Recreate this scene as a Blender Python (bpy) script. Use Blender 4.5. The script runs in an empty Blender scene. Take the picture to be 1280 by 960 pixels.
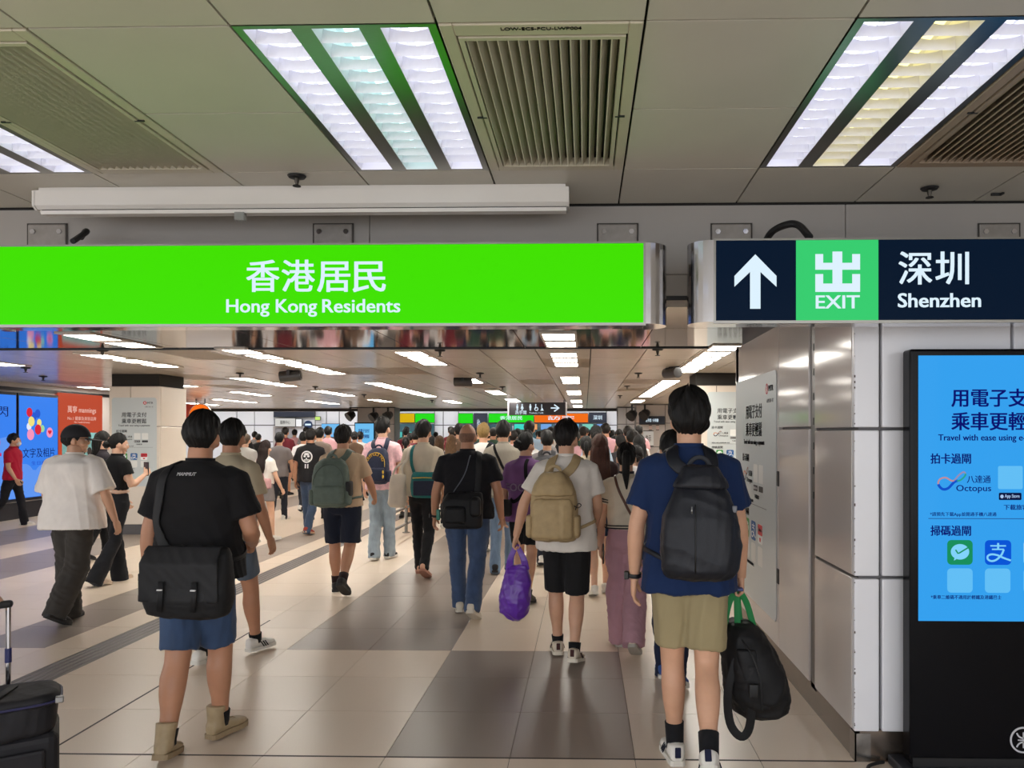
import bpy, bmesh, math, random
import numpy as np
from mathutils import Vector, Matrix, Euler
from mathutils.bvhtree import BVHTree

PI = math.pi
SC = bpy.context.scene
COL = SC.collection
# ------------------------------------------------------------------ camera
F_PX, PX0, PY0, CAM_H, YAW = 945.0, 710.0, 542.0, 1.57, math.radians(1.3)
cam = bpy.data.cameras.new('camera')
cam_o = bpy.data.objects.new('camera', cam)
COL.objects.link(cam_o)
cam.sensor_width = 36.0
cam.lens = F_PX / 1280 * 36
cam.shift_x = (640 - PX0) / 1280
cam.shift_y = (PY0 - 480) / 1280
cam.clip_start = 0.05
cam.clip_end = 200
cam_o.location = (0, 0, CAM_H)
cam_o.rotation_euler = (PI / 2, 0, YAW)
SC.camera = cam_o
# ------------------------------------------------------------------ world and exposure
w = bpy.data.worlds.new('hall_air')
SC.world = w
w.use_nodes = True
w.node_tree.nodes['Background'].inputs[0].default_value = (0.92, 0.95, 1.0, 1)
w.node_tree.nodes['Background'].inputs[1].default_value = 2.3  # even fill light, added for an unseen bright space behind the camera
SC.view_settings.view_transform = 'Standard'
SC.view_settings.look = 'None'
SC.view_settings.gamma = 1.0
SC.view_settings.use_curve_mapping = False
SC.view_settings.exposure = EXPOSURE = 0.35
FRONT_TUBE, HALL_CELL = 3.4, 18.0        # radiance of the tubes over the passage and of the hall's lit cells

# ------------------------------------------------------------------ pixels to places
_cs, _sn = math.cos(YAW), math.sin(YAW)
def _dir(px, py):
    a, b = (px - PX0) / F_PX, -(py - PY0) / F_PX
    return Vector((a * _cs - _sn, a * _sn + _cs, b))
def at_y(px, py, Y):
    d = _dir(px, py); t = Y / d.y
    return Vector((d.x * t, Y, CAM_H + d.z * t))
def at_x(px, py, X):
    d = _dir(px, py); t = X / d.x
    return Vector((X, d.y * t, CAM_H + d.z * t))
def at_z(px, py, Z=0.0):
    d = _dir(px, py); t = (Z - CAM_H) / d.z
    return Vector((d.x * t, d.y * t, Z))
def to_px(p):
    x = p[0] * _cs + p[1] * _sn; y = -p[0] * _sn + p[1] * _cs
    return PX0 + F_PX * x / y, PY0 - F_PX * (p[2] - CAM_H) / y

# ------------------------------------------------------------------ colours and materials
def srgb(r, g, b):
    f = lambda c: (c / 255 / 12.92) if c / 255 <= 0.04045 else ((c / 255 + 0.055) / 1.055) ** 2.4
    return (f(r), f(g), f(b), 1)
MATS = {}
def mat(name, col, rough=0.6, metal=0.0, var=0.0, scale=8.0, bump=0.0, bscale=60.0, spec=0.5, coat=0.0, stretch=None,
        emit=None, estr=0.0, sheen=0.0, objvar=0.0, sss=0.0, alpha=1.0, trans=0.0):
    """col as sRGB 0..255 triple; var = noise variation of the colour, bump = fine relief"""
    if name in MATS: return MATS[name]
    m = bpy.data.materials.new(name); m.use_nodes = True
    nt = m.node_tree; b = nt.nodes['Principled BSDF']
    c = srgb(*col)
    b.inputs['Base Color'].default_value = c
    b.inputs['Roughness'].default_value = rough
    b.inputs['Metallic'].default_value = metal
    b.inputs['Specular IOR Level'].default_value = spec
    b.inputs['Coat Weight'].default_value = coat
    b.inputs['Sheen Weight'].default_value = sheen
    b.inputs['Alpha'].default_value = alpha
    b.inputs['Transmission Weight'].default_value = trans
    if sss:
        b.inputs['Subsurface Weight'].default_value = sss
        b.inputs['Subsurface Radius'].default_value = (0.012, 0.005, 0.003)
    if emit is not None:
        b.inputs['Emission Color'].default_value = srgb(*emit)
        b.inputs['Emission Strength'].default_value = estr
    if var or bump or objvar:
        tc = nt.nodes.new('ShaderNodeTexCoord'); mp = nt.nodes.new('ShaderNodeMapping')
        nt.links.new(tc.outputs['Object'], mp.inputs[0])
        if stretch: mp.inputs['Scale'].default_value = stretch
    src = None
    if var:
        n = nt.nodes.new('ShaderNodeTexNoise'); n.inputs['Scale'].default_value = scale; n.inputs['Detail'].default_value = 5
        nt.links.new(mp.outputs[0], n.inputs['Vector'])
        r = nt.nodes.new('ShaderNodeValToRGB')
        r.color_ramp.elements[0].position = 0.3; r.color_ramp.elements[1].position = 0.7
        r.color_ramp.elements[0].color = tuple(max(0, x * (1 - var)) for x in c[:3]) + (1,)
        r.color_ramp.elements[1].color = tuple(min(1, x * (1 + var)) for x in c[:3]) + (1,)
        nt.links.new(n.outputs['Fac'], r.inputs[0]); src = r.outputs[0]
    if objvar:
        oi = nt.nodes.new('ShaderNodeObjectInfo'); mr = nt.nodes.new('ShaderNodeMapRange')
        mr.inputs['To Min'].default_value = 1 - objvar; mr.inputs['To Max'].default_value = 1 + objvar
        nt.links.new(oi.outputs['Random'], mr.inputs['Value'])
        hs = nt.nodes.new('ShaderNodeHueSaturation')
        nt.links.new(mr.outputs[0], hs.inputs['Value'])
        if src: nt.links.new(src, hs.inputs['Color'])
        else: hs.inputs['Color'].default_value = c
        src = hs.outputs[0]
    if src: nt.links.new(src, b.inputs['Base Color'])
    if bump:
        n2 = nt.nodes.new('ShaderNodeTexNoise'); n2.inputs['Scale'].default_value = bscale; n2.inputs['Detail'].default_value = 4
        nt.links.new(mp.outputs[0], n2.inputs['Vector'])
        bp = nt.nodes.new('ShaderNodeBump'); bp.inputs['Strength'].default_value = bump; bp.inputs['Distance'].default_value = 0.01
        nt.links.new(n2.outputs['Fac'], bp.inputs['Height']); nt.links.new(bp.outputs[0], b.inputs['Normal'])
    MATS[name] = m
    return m
def glow(name, col, strength):
    if name in MATS: return MATS[name]
    m = bpy.data.materials.new(name); m.use_nodes = True
    b = m.node_tree.nodes['Principled BSDF']
    b.inputs['Base Color'].default_value = (0.0, 0.0, 0.0, 1); b.inputs['Roughness'].default_value = 0.25; b.inputs['Specular IOR Level'].default_value = 0.03
    b.inputs['Emission Color'].default_value = srgb(*col); b.inputs['Emission Strength'].default_value = strength * (2 ** -EXPOSURE if strength < 2 else 1)
    MATS[name] = m
    return m

# ------------------------------------------------------------------ meshes
class MB:
    def __init__(s): s.v = []; s.f = []; s.n = 0
    def add(s, v, f):
        v = np.asarray(v, float).reshape(-1, 3); k = s.n
        s.v.append(v); s.f += [tuple(i + k for i in q) for q in f]; s.n += len(v)
        return s
    def box(s, x0, y0, z0, x1, y1, z1):
        v = [(x, y, z) for z in (z0, z1) for y in (y0, y1) for x in (x0, x1)]
        return s.add(v, [(0, 2, 3, 1), (4, 5, 7, 6), (0, 1, 5, 4), (2, 6, 7, 3), (0, 4, 6, 2), (1, 3, 7, 5)])
    def bbox(s, x0, y0, z0, x1, y1, z1, r=0.01, seg=2):
        """box with rounded edges"""
        bm = bmesh.new(); bmesh.ops.create_cube(bm, size=1)
        for q in bm.verts: q.co = Vector(((x0 + x1) / 2 + q.co.x * (x1 - x0), (y0 + y1) / 2 + q.co.y * (y1 - y0), (z0 + z1) / 2 + q.co.z * (z1 - z0)))
        bmesh.ops.bevel(bm, geom=bm.edges[:], offset=r, segments=seg, affect='EDGES', profile=0.5)
        bm.verts.index_update()
        s.add([tuple(q.co) for q in bm.verts], [tuple(q.index for q in f.verts) for f in bm.faces]); bm.free()
        return s
    def loft(s, rings, cap=True, closed=False):
        R = np.asarray(rings, float); n, m = R.shape[:2]
        f = []
        for i in range(n if closed else n - 1):
            j = (i + 1) % n
            for k in range(m):
                l = (k + 1) % m
                f.append((i * m + k, i * m + l, j * m + l, j * m + k))
        if cap and not closed:
            f.append(tuple(reversed(range(m)))); f.append(tuple((n - 1) * m + k for k in range(m)))
        return s.add(R.reshape(-1, 3), f)
    def tube(s, pts, rad, m=12, cap=True, ref=None):
        pts = np.asarray(pts, float); rad = np.broadcast_to(np.asarray(rad, float), (len(pts),))
        rings = []
        up = np.array(ref if ref is not None else (0.0, 0.0, 1.0)); prev = None
        for i in range(len(pts)):
            t = pts[min(i + 1, len(pts) - 1)] - pts[max(i - 1, 0)]; t = t / (np.linalg.norm(t) + 1e-12)
            if prev is None:
                a = np.cross(t, up)
                if np.linalg.norm(a) < 0.1: a = np.cross(t, (0.0, 1.0, 0.0))
            else:
                a = prev - t * prev.dot(t)
            a /= np.linalg.norm(a) + 1e-12; b = np.cross(t, a); prev = a
            th = np.linspace(0, 2 * PI, m, endpoint=False)
            rings.append(pts[i] + rad[i] * (np.cos(th)[:, None] * a + np.sin(th)[:, None] * b))
        return s.loft(rings, cap)
    def ell(s, c, r, m=16, n=10, rot=None):
        th = np.linspace(0, 2 * PI, m, endpoint=False); rings = []
        for i in range(n + 1):
            ph = -PI / 2 + PI * (0.04 + 0.92 * i / n)
            ring = np.stack([np.cos(th) * math.cos(ph) * r[0], np.sin(th) * math.cos(ph) * r[1], np.full(m, math.sin(ph)) * r[2]], 1)
            if rot is not None: ring = ring @ np.array(rot).T
            rings.append(ring + np.array(c))
        return s.loft(rings)
    def ribbon(s, pts, nrm, width, thick, closed=False):
        pts = np.asarray(pts, float); nrm = np.asarray(nrm, float); rings = []; n = len(pts)
        width = np.broadcast_to(np.asarray(width, float), (n,))
        for i in range(n):
            t = (pts[(i + 1) % n] - pts[i - 1]) if closed else (pts[min(i + 1, n - 1)] - pts[max(i - 1, 0)])
            t /= np.linalg.norm(t) + 1e-12
            q = nrm[i] - t * nrm[i].dot(t); q /= np.linalg.norm(q) + 1e-12; x = np.cross(t, q); wd = width[i]
            ring = [pts[i] + x * a * wd / 2 + q * b * thick / 2 for a, b in ((-1, -.6), (-.8, -1), (.8, -1), (1, -.6), (1, .6), (.8, 1), (-.8, 1), (-1, .6))]
            rings.append(ring)
        return s.loft(rings, closed=closed)
    def prism(s, poly, z0, z1):
        """2D outline (counter-clockwise) in local x,y pulled from z0 to z1"""
        n = len(poly)
        v = [(x, y, z0) for x, y in poly] + [(x, y, z1) for x, y in poly]
        f = [tuple(reversed(range(n))), tuple(range(n, 2 * n))] + [(i, (i + 1) % n, n + (i + 1) % n, n + i) for i in range(n)]
        return s.add(v, f)
    def arr(s): return np.concatenate(s.v) if s.v else np.zeros((0, 3))
    def mesh(s, name, smooth=False):
        me = bpy.data.meshes.new(name)
        me.from_pydata(s.arr().tolist(), [], s.f); me.update()
        if smooth: shade(me)
        return me
def shade(me, on=True):
    me.polygons.foreach_set('use_smooth', np.full(len(me.polygons), on)); me.update()

TMP = bpy.data.scenes.new('workbench'); TVL = TMP.view_layers[0]
def evaluated(ob):
    TMP.collection.objects.link(ob)
    TVL.update(); dg = TVL.depsgraph
    me = bpy.data.meshes.new_from_object(ob.evaluated_get(dg))
    TMP.collection.objects.unlink(ob)
    return me
def remesh(mb, voxel, smooth=4, fac=0.5):
    """union of the closed shells in mb as one skin; returns verts, faces (quads)"""
    me = mb.mesh('tmp'); ob = bpy.data.objects.new('tmp', me)
    r = ob.modifiers.new('r', 'REMESH'); r.mode = 'VOXEL'; r.voxel_size = voxel
    if smooth:
        q = ob.modifiers.new('s', 'SMOOTH'); q.iterations = smooth; q.factor = fac
    out = evaluated(ob)
    v = np.zeros(len(out.vertices) * 3); out.vertices.foreach_get('co', v); v = v.reshape(-1, 3)
    n = np.zeros(len(out.vertices) * 3); out.vertices.foreach_get('normal', n); n = n.reshape(-1, 3)
    li = np.zeros(len(out.loops), int); out.loops.foreach_get('vertex_index', li)
    ls = np.zeros(len(out.polygons), int); out.polygons.foreach_get('loop_start', ls)
    lt = np.zeros(len(out.polygons), int); out.polygons.foreach_get('loop_total', lt)
    f = [tuple(li[a:a + b].tolist()) for a, b in zip(ls, lt)]
    bpy.data.objects.remove(ob); bpy.data.meshes.remove(me); bpy.data.meshes.remove(out)
    return v, n, f
def from_arrays(name, v, f, smooth=True):
    me = bpy.data.meshes.new(name); me.from_pydata(np.asarray(v).tolist(), [], f); me.update()
    if smooth: shade(me)
    return me
def folds(p, seed, k=(18, 18, 6), octaves=4):
    """smooth pseudo-random field in -1..1 built from bent waves"""
    rng = np.random.RandomState(seed); out = np.zeros(len(p)); tot = 0
    for o in range(octaves):
        d = rng.normal(size=(2, 3)) * np.array(k) * (1.5 ** o) * 0.6; ph = rng.rand(2) * 6.28; a = 0.8 ** o
        wv = np.sin(p @ d[0] + ph[0] + 1.6 * np.sin(p @ d[1] * 0.6 + ph[1]))
        out += a * (wv if o % 2 == 0 else 1 - 2 * np.sqrt(np.abs(wv))); tot += a
    return out / tot

# ------------------------------------------------------------------ objects
LINK = []
def obj(name, me, m=None, parent=None, loc=None, rot=None):
    if isinstance(me, MB): me = me.mesh(name)
    o = bpy.data.objects.new(name, me); LINK.append(o)
    if m is not None and not me.materials: me.materials.append(m)
    if parent is not None: o.parent = parent
    if loc is not None: o.location = loc
    if rot is not None: o.rotation_euler = rot
    return o
def tag(o, label=None, cat=None, group=None, kind=None):
    for k, v in (('label', label), ('category', cat), ('group', group), ('kind', kind)):
        if v: o[k] = v
    return o
def thing(name, label, cat, loc=(0, 0, 0), rot=(0, 0, 0), group=None, kind=None):
    o = bpy.data.objects.new(name, None); LINK.append(o); o.empty_display_size = 0.1
    o.location = loc; o.rotation_euler = rot
    return tag(o, label, cat, group, kind)
KIDS = {}
def copy_tree(o, parent=None):
    c = o.copy(); LINK.append(c)
    if parent is not None: c.parent = parent
    for ch in [q for q in LINK if q.parent == o]: copy_tree(ch, c)
    return c
TEXT_FONT = None
def text_mesh(body, size, bold=0.0, extrude=0.001, align='LEFT', squeeze=1.0, shear=0.0):
    c = bpy.data.curves.new('lettering', 'FONT'); c.body = body; c.size = size
    c.extrude = extrude; c.align_x = align; c.align_y = 'BOTTOM_BASELINE'; c.shear = shear
    c.resolution_u = 3
    o = bpy.data.objects.new('tmp', c); me = evaluated(o)
    bpy.data.objects.remove(o); bpy.data.curves.remove(c); me.materials.clear()
    if bold:
        v = np.zeros(len(me.vertices) * 3); me.vertices.foreach_get('co', v); v = v.reshape(-1, 3)
        F = [tuple(p.vertices) for p in me.polygons]; d = bold * size * 1.1; mb = MB()
        for dx, dy in ((d, d * .5), (-d, d * .5), (d, -d * .5), (-d, -d * .5)): mb.add(v + np.array((dx, dy, 0)), F)
        bpy.data.meshes.remove(me); me = mb.mesh('lettering')
    return me
def text(parent, body, x, y, size, m, bold=0.0, align='LEFT', z=0.001, extrude=0.0008, fit=None, name='lettering'):
    """lettering on a face: x right, y up (baseline), z out of the face; fit = width in metres"""
    me = text_mesh(body, size, bold, extrude, 'LEFT')
    xs = np.zeros(len(me.vertices) * 3); me.vertices.foreach_get('co', xs); xs = xs.reshape(-1, 3)
    if len(xs) == 0: return None
    x0, x1 = xs[:, 0].min(), xs[:, 0].max()
    k = fit / (x1 - x0) if fit else 1.0
    xs[:, 0] = (xs[:, 0] - x0) * k
    wd = (x1 - x0) * k
    xs[:, 0] += {'LEFT': 0, 'CENTER': -wd / 2, 'RIGHT': -wd}[align]
    me.vertices.foreach_set('co', xs.ravel()); me.update()
    return obj(name, me, m, parent, (x, y, z))
def rrect(x0, y0, x1, y1, r, seg=5):
    pts = []
    for cx, cy, a0 in ((x1 - r, y0 + r, -PI / 2), (x1 - r, y1 - r, 0), (x0 + r, y1 - r, PI / 2), (x0 + r, y0 + r, PI)):
        for i in range(seg + 1):
            a = a0 + PI / 2 * i / seg; pts.append((cx + r * math.cos(a), cy + r * math.sin(a)))
    return pts
def circ(cx, cy, r, n=32, ry=None): return [(cx + r * math.cos(2 * PI * i / n), cy + (ry or r) * math.sin(2 * PI * i / n)) for i in range(n)]
def plate(parent, name, poly, z0, z1, m): return obj(name, MB().prism(poly, z0, z1), m, parent)
def stroke(pts, wd, z0, z1, closed=False):
    """flat line of constant width through 2D points"""
    n = len(pts); P = np.asarray(pts, float); L, R = [], []
    for i in range(n):
        t = (P[(i + 1) % n] - P[i - 1]) if closed else P[min(i + 1, n - 1)] - P[max(i - 1, 0)]
        t /= np.linalg.norm(t) + 1e-12; q = np.array((-t[1], t[0])); L.append(P[i] + q * wd / 2); R.append(P[i] - q * wd / 2)
    rings = [[(l[0], l[1], z0), (r[0], r[1], z0), (r[0], r[1], z1), (l[0], l[1], z1)] for l, r in zip(L, R)]
    return MB().loft(rings, closed=closed)
def spline(pts, n=8, closed=False):
    P = np.asarray(pts, float); N = len(P); out = []
    for i in range(N if closed else N - 1):
        p1, p2 = P[i], P[(i + 1) % N]
        p0 = P[i - 1] if (closed or i > 0) else 2 * p1 - p2
        p3 = P[(i + 2) % N] if (closed or i + 2 < N) else 2 * p2 - p1
        for k in range(n):
            t = k / n
            out.append(0.5 * (2 * p1 + (p2 - p0) * t + (2 * p0 - 5 * p1 + 4 * p2 - p3) * t * t + (3 * p1 - p0 - 3 * p2 + p3) * t ** 3))
    if not closed: out.append(P[-1])
    return np.array(out)
FACE_CAM = (PI / 2, 0, 0)            # local x right, y up, z towards the camera side (-Y)
FACE_AISLE = (PI / 2, 0, -PI / 2)    # a wall whose face looks to -X
FACE_EAST = (PI / 2, 0, PI / 2)      # a wall whose face looks to +X
# ================================================================== materials of the place
M_beige = mat('floor_tile_beige', (224, 206, 186), 0.30, var=0.05, scale=240, objvar=0.035, bump=0.008, bscale=30)
M_dark = mat('floor_tile_grey', (150, 138, 127), 0.34, var=0.16, scale=300, objvar=0.03)
M_grout = mat('floor_grout', (120, 105, 92), 0.8)
M_tact = mat('tactile_grey', (118, 108, 105), 0.35, var=0.06, scale=80)
M_cpan = mat('ceiling_panel_paint', (192, 188, 176), 0.42, var=0.03, scale=3, objvar=0.02)
M_gap = mat('ceiling_joint_dark', (40, 38, 36), 0.9)
M_hall_ceil = mat('hall_ceiling_panel', (206, 196, 184), 0.22, var=0.04, scale=2, objvar=0.03)
M_polish = mat('polished_steel_ceiling', (112, 108, 106), 0.07, metal=1.0, var=0.05, scale=1.5, objvar=0.05)
M_steel = mat('polished_steel', (200, 200, 204), 0.1, metal=1.0)
M_brush = mat('brushed_steel', (150, 148, 142), 0.28, metal=1.0, var=0.06, scale=30, stretch=(1, 20, 1))
M_white = mat('white_enamel', (214, 210, 204), 0.3, var=0.02, scale=4)
M_panel = mat('wall_panel_enamel', (226, 226, 230), 0.2, var=0.025, scale=2.5, objvar=0.015, bump=0.01, bscale=3)
M_bulk = mat('bulkhead_panel', (150, 145, 140), 0.4, var=0.03, scale=3)
M_black = mat('black_paint', (18, 18, 20), 0.45)
M_joint = mat('panel_joint_grey', (92, 90, 92), 0.5)
M_rub = mat('black_rubber', (22, 22, 23), 0.6)
M_farwall = mat('far_wall_panel', (226, 228, 232), 0.35, var=0.02, scale=1)
M_greywall = mat('far_grey_panel', (176, 170, 166), 0.4, var=0.04, scale=2)

# ================================================================== floor
X_LINES = [-9.4, -8.8, -8.2, -7.3, -6.3, -5.7, -5.15, -4.55, -3.96, -3.64, -3.39, -2.65, -2.17, -1.57, -0.97, -0.365, 0.24, 0.84, 1.44, 2.04, 2.64]
Y_LINES = [1.85, 2.45, 3.05] + [3.65 + 0.6 * i for i in range(15)]
def floor_kind(xc, yc):
    if -3.64 < xc < -3.39: return 'tact'
    if yc > 5.5 and -4.55 < xc < -3.96: return 'dark'
    if yc > 5.5 and -2.17 < xc < -0.97 and yc < 14.5: return 'dark'
    if -0.97 < xc < 0.24 and 3.65 < yc < 5.45: return 'dark'
    if -7.3 < xc < -6.3 or xc < -8.2: return 'dark'
    return 'beige'
FLOOR_MAT = {'beige': M_beige, 'dark': M_dark, 'tact': M_tact}
floor = tag(obj('floor', MB().box(-21, -6, -0.12, 7, 37, -0.004), M_grout), 'beige and grey tiled station floor', None, None, 'structure')
_tile = {}; n_t = 0
rest = {'beige': MB(), 'dark': MB(), 'tact': MB()}
def tile_mesh(w_, d_, m, h=0.02, g=0.0016):
    k = (round(w_, 3), round(d_, 3), m.name)
    if k not in _tile:
        _tile[k] = MB().box(g, g, -h, w_ - g, d_ - g, 0).mesh('tile'); _tile[k].materials.append(m)
    return _tile[k]
for i in range(len(X_LINES) - 1):
    for j in range(len(Y_LINES) - 1):
        x0, x1, y0, y1 = X_LINES[i], X_LINES[i + 1], Y_LINES[j], Y_LINES[j + 1]
        k = floor_kind((x0 + x1) / 2, (y0 + y1) / 2)
        pxs = [to_px((x, y, 0)) for x in (x0, x1) for y in (y0, y1)]
        vis = max(p[0] for p in pxs) > -40 and min(p[0] for p in pxs) < 1100 and min(p[1] for p in pxs) < 985 and y1 < 10.4
        if vis and k != 'tact':
            obj('tile', tile_mesh(x1 - x0, y1 - y0, FLOOR_MAT[k]), None, floor, (x0, y0, 0)); n_t += 1
        elif k != 'tact':
            rest[k].box(x0 + .0016, y0 + .0016, -0.02, x1 - .0016, y1 - .0016, 0)
# everything further off and around, where joints can no longer be told apart
ye = Y_LINES[-1]
for i in range(len(X_LINES) - 1):
    x0, x1 = X_LINES[i], X_LINES[i + 1]
    for y0, y1 in ((ye, 14.45), (14.45, 22), (22, 37)):
        k = floor_kind((x0 + x1) / 2, (y0 + y1) / 2)
        if k != 'tact': rest[k].box(x0 + .001, y0, -0.02, x1 - .001, y1, 0)
rest['beige'].box(-21, -6, -0.02, X_LINES[0], 37, 0).box(X_LINES[-1], -6, -0.02, 7, 37, 0).box(X_LINES[0], -6, -0.02, X_LINES[-1], Y_LINES[0], 0)
for k in ('beige', 'dark'):
    tag(obj('floor_tiling', rest[k], FLOOR_MAT[k], floor), kind='stuff')
obj('tactile_strip', MB().box(-3.638, 1.85, -0.02, -3.392, 30, -0.001), M_tact, floor)
for i in range(5):
    xc = -3.616 + i * 0.05
    obj('tactile_bar', MB().prism([(xc - .016, -.002), (xc + .016, -.002), (xc + .010, .004), (xc - .010, .004)], -30, -1.9), mat('tactile_bar_grey', (98, 90, 88), 0.4), floor, None, (PI / 2, 0, 0))

M_exp = mat('expansion_joint', (62, 54, 48), .6)
obj('expansion_joint', MB().box(-2.656, 3.65, -.004, -2.644, 6.3, .0012), M_exp, floor)
obj('expansion_joint', MB().box(-3.38, 3.644, -.004, 1.29, 3.656, .0012), M_exp, floor)

# ================================================================== passage ceiling
CZ, CBULK = 2.75, 3.885
ceiling = tag(obj('ceiling', MB().box(-8, -2.635, CZ + 0.16, 6, CBULK, CZ + 0.3), M_gap), 'panelled ceiling over the passage', None, None, 'structure')
CX = [-0.428 + 0.6 * k for k in range(-9, 9)]
CY = [-2.635, -1.435, -0.235, 0.965, 1.565, 2.165, 2.755, 3.38, CBULK]
def cpan(x0, y0, x1, y1, nm='ceiling_panel'):
    g = 0.0042
    return obj(nm, MB().box(0, 0, 0, x1 - x0 - 2 * g, y1 - y0 - 2 * g, 0.02), M_cpan, ceiling, (x0 + g, y0 + g, CZ))
LIGHT_COLS = [(-2.828, 'f'), (-1.028, 'f'), (0.772, 'f')]
VENT_COLS = [(-2.228,), (-0.428,), (1.372,)]
used = [round(a[0], 2) for a in LIGHT_COLS + VENT_COLS]
for i in range(len(CX) - 1):
    x0, x1 = CX[i], CX[i + 1]
    for j in range(len(CY) - 1):
        y0, y1 = CY[j], CY[j + 1]
        fx = round(x0, 2) in used
        if fx and j in (5, 6): continue
        if round(x0, 2) in (-2.83, -1.03, 0.77) and j in (0, 2): continue
        cpan(x0, y0, x1, y1)
tag(obj('ceiling_void', MB().box(-8, CY[0], CZ + 0.001, CX[0], CBULK, CZ + 0.02).box(CX[-1], CY[0], CZ + 0.001, 6, CBULK, CZ + 0.02), M_cpan, ceiling), kind='stuff')

# ---- louvred lights over the passage
M_trough = mat('trough_white', (240, 240, 244), 0.35)
M_blade = mat('louvre_blade', (232, 233, 240), 0.22, metal=0.0, trans=0.0)
TINT = {'w': (228, 232, 255), 't': (190, 242, 240), 'y': (255, 240, 150)}
def tube_mat(t): return glow('tube_' + t, TINT[t], FRONT_TUBE * (0.6 if t == 'y' else 0.8 if t == 't' else 1.0))
def louvre_light(x0, y0, tints, label):
    W, L, D = 0.6, CY[7] - CY[5] if y0 > 2 else 1.2, 0.085
    t = thing('ceiling_light', label, 'ceiling light', (x0, y0, CZ), group='louvred ceiling lights over the passage')
    sw, dv = 0.140, 0.062; e = (W - 3 * sw - 2 * dv) / 2
    fr = MB().box(0.003, 0.003, 0, e, L - .003, .02).box(W - e, .003, 0, W - .003, L - .003, .02).box(e, .003, 0, W - e, .02, .02).box(e, L - .02, 0, W - e, L - .003, .02)
    obj('frame', fr, M_brush, t)
    for k in range(2):
        xa = e + sw * (k + 1) + dv * k
        obj('divider', MB().box(xa, .02, 0, xa + dv, L - .02, .012), M_brush, t)
    for k in range(3):
        xa = e + (sw + dv) * k; xb = xa + sw
        yy0, yy1 = .021, L - .021; s = 0.018
        m = MB()
        # sloping side walls, top and ends of the reflector, made as thin shells
        for A, B in (((xa, 0), (xa + s, D)), ((xb, 0), (xb - s, D)), ((xa + s, D), (xb - s, D))):
            m.add([(A[0], yy0, A[1]), (B[0], yy0, B[1]), (B[0], yy1, B[1]), (A[0], yy1, A[1])], [(0, 1, 2, 3)])
        for yy in (yy0, yy1): m.add([(xa, yy, 0), (xb, yy, 0), (xb - s, yy, D), (xa + s, yy, D)], [(0, 1, 2, 3)])
        ref = obj('reflector', m, M_trough, t)
        obj('tube', MB().tube([((xa + xb) / 2, yy0 + .02, D - .022), ((xa + xb) / 2, yy1 - .02, D - .022)], 0.013, 10), tube_mat(tints[k]), ref)
        n = 14
        for q in range(1, n):
            yb = yy0 + (yy1 - yy0) * q / n; hh = .042
            v = []
            for u in np.linspace(0, 1, 7):
                x = xa + .002 + (sw - .004) * u; zt = hh - .014 * (1 - (2 * u - 1) ** 2); th = .010
                v.append([(x, yb, .001), (x, yb - th, zt), (x, yb + th, zt)])
            obj('blade', MB().loft(v), M_blade, t)
    obj('housing', MB().box(.004, .004, D + .001, W - .004, L - .004, D + .02), M_trough, t)
    return t
louvre_light(-2.828, CY[5], 'www', 'three-strip louvred ceiling light beside the green-tinged slatted vent')
louvre_light(-1.028, CY[5], 'wtw', 'three-strip louvred ceiling light with a teal middle strip')
louvre_light(0.772, CY[5], 'wyw', 'three-strip louvred ceiling light with a yellow middle strip')
for x0 in (-2.828, -1.028, 0.772):
    for j in (0, 2):
        louvre_light(x0, CY[j], 'www', 'three-strip louvred ceiling light over the passage, far from the signs')

# ---- air vents
def vent(x0, m, mback, label, flat=False):
    y0 = CY[5]; W, L = 0.6, CY[7] - CY[5]
    t = thing('air_vent', label, 'air vent', (x0, y0, CZ), group='square slatted ceiling vents')
    b = 0.045
    fr = MB().bbox(.004, .004, -.004, b, L - .004, .02, .003, 1).bbox(W - b, .004, -.004, W - .004, L - .004, .02, .003, 1)
    fr.bbox(b, .004, -.004, W - b, b + .02, .02, .003, 1).bbox(b, L - b, -.004, W - b, L - .004, .02, .003, 1)
    obj('outer_frame', fr, m, t)
    fr2 = MB()
    c, c2 = b + .006, b + .022
    fr2.box(c, b + .026, -.007, c2, L - c, .03).box(W - c2, b + .026, -.007, W - c, L - c, .03).box(c2, b + .026, -.007, W - c2, b + .042, .03).box(c2, L - c2, -.007, W - c2, L - c, .03)
    obj('inner_frame', fr2, m, t)
    n = 15
    for i in range(n):
        xa = c2 + (W - 2 * c2) * (i + .12) / n; wd = (W - 2 * c2) / n
        a = .80 * wd
        pr = [(xa, -.003), (xa + .004, -.006), (xa + a * .95, .030), (xa + a * .95 - .004, .033)]
        obj('slat', MB().prism(pr, -(L - c2), -(b + .042)), m, t, None, (PI / 2, 0, 0))
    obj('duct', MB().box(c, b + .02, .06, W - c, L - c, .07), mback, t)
    for xx in (.028, W - .062):
        obj('catch', MB().box(xx, L * .52, -.009, xx + .036, L * .52 + .008, -.004), M_black, t)
    return t
M_vent = mat('vent_paint', (186, 180, 160), 0.38, var=0.03, scale=6)
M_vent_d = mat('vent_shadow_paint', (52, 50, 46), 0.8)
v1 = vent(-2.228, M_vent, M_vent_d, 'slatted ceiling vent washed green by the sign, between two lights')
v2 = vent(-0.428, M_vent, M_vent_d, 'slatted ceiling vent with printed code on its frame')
v3 = vent(1.372, mat('vent_tan_paint', (150, 134, 116), 0.5), mat('duct_black', (10, 10, 10), 0.9), 'tan slatted vent with black openings beside the yellow-striped light')
tx = text(v2, 'LOW-ECS-FCU-LWP004', 0.30, -0.034, 0.021, M_black, 0.01, 'CENTER', z=-.0045, fit=.235)
tx.rotation_euler = (PI, 0, 0); tx.location = (0.30, 0.034, -.0048)

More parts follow.
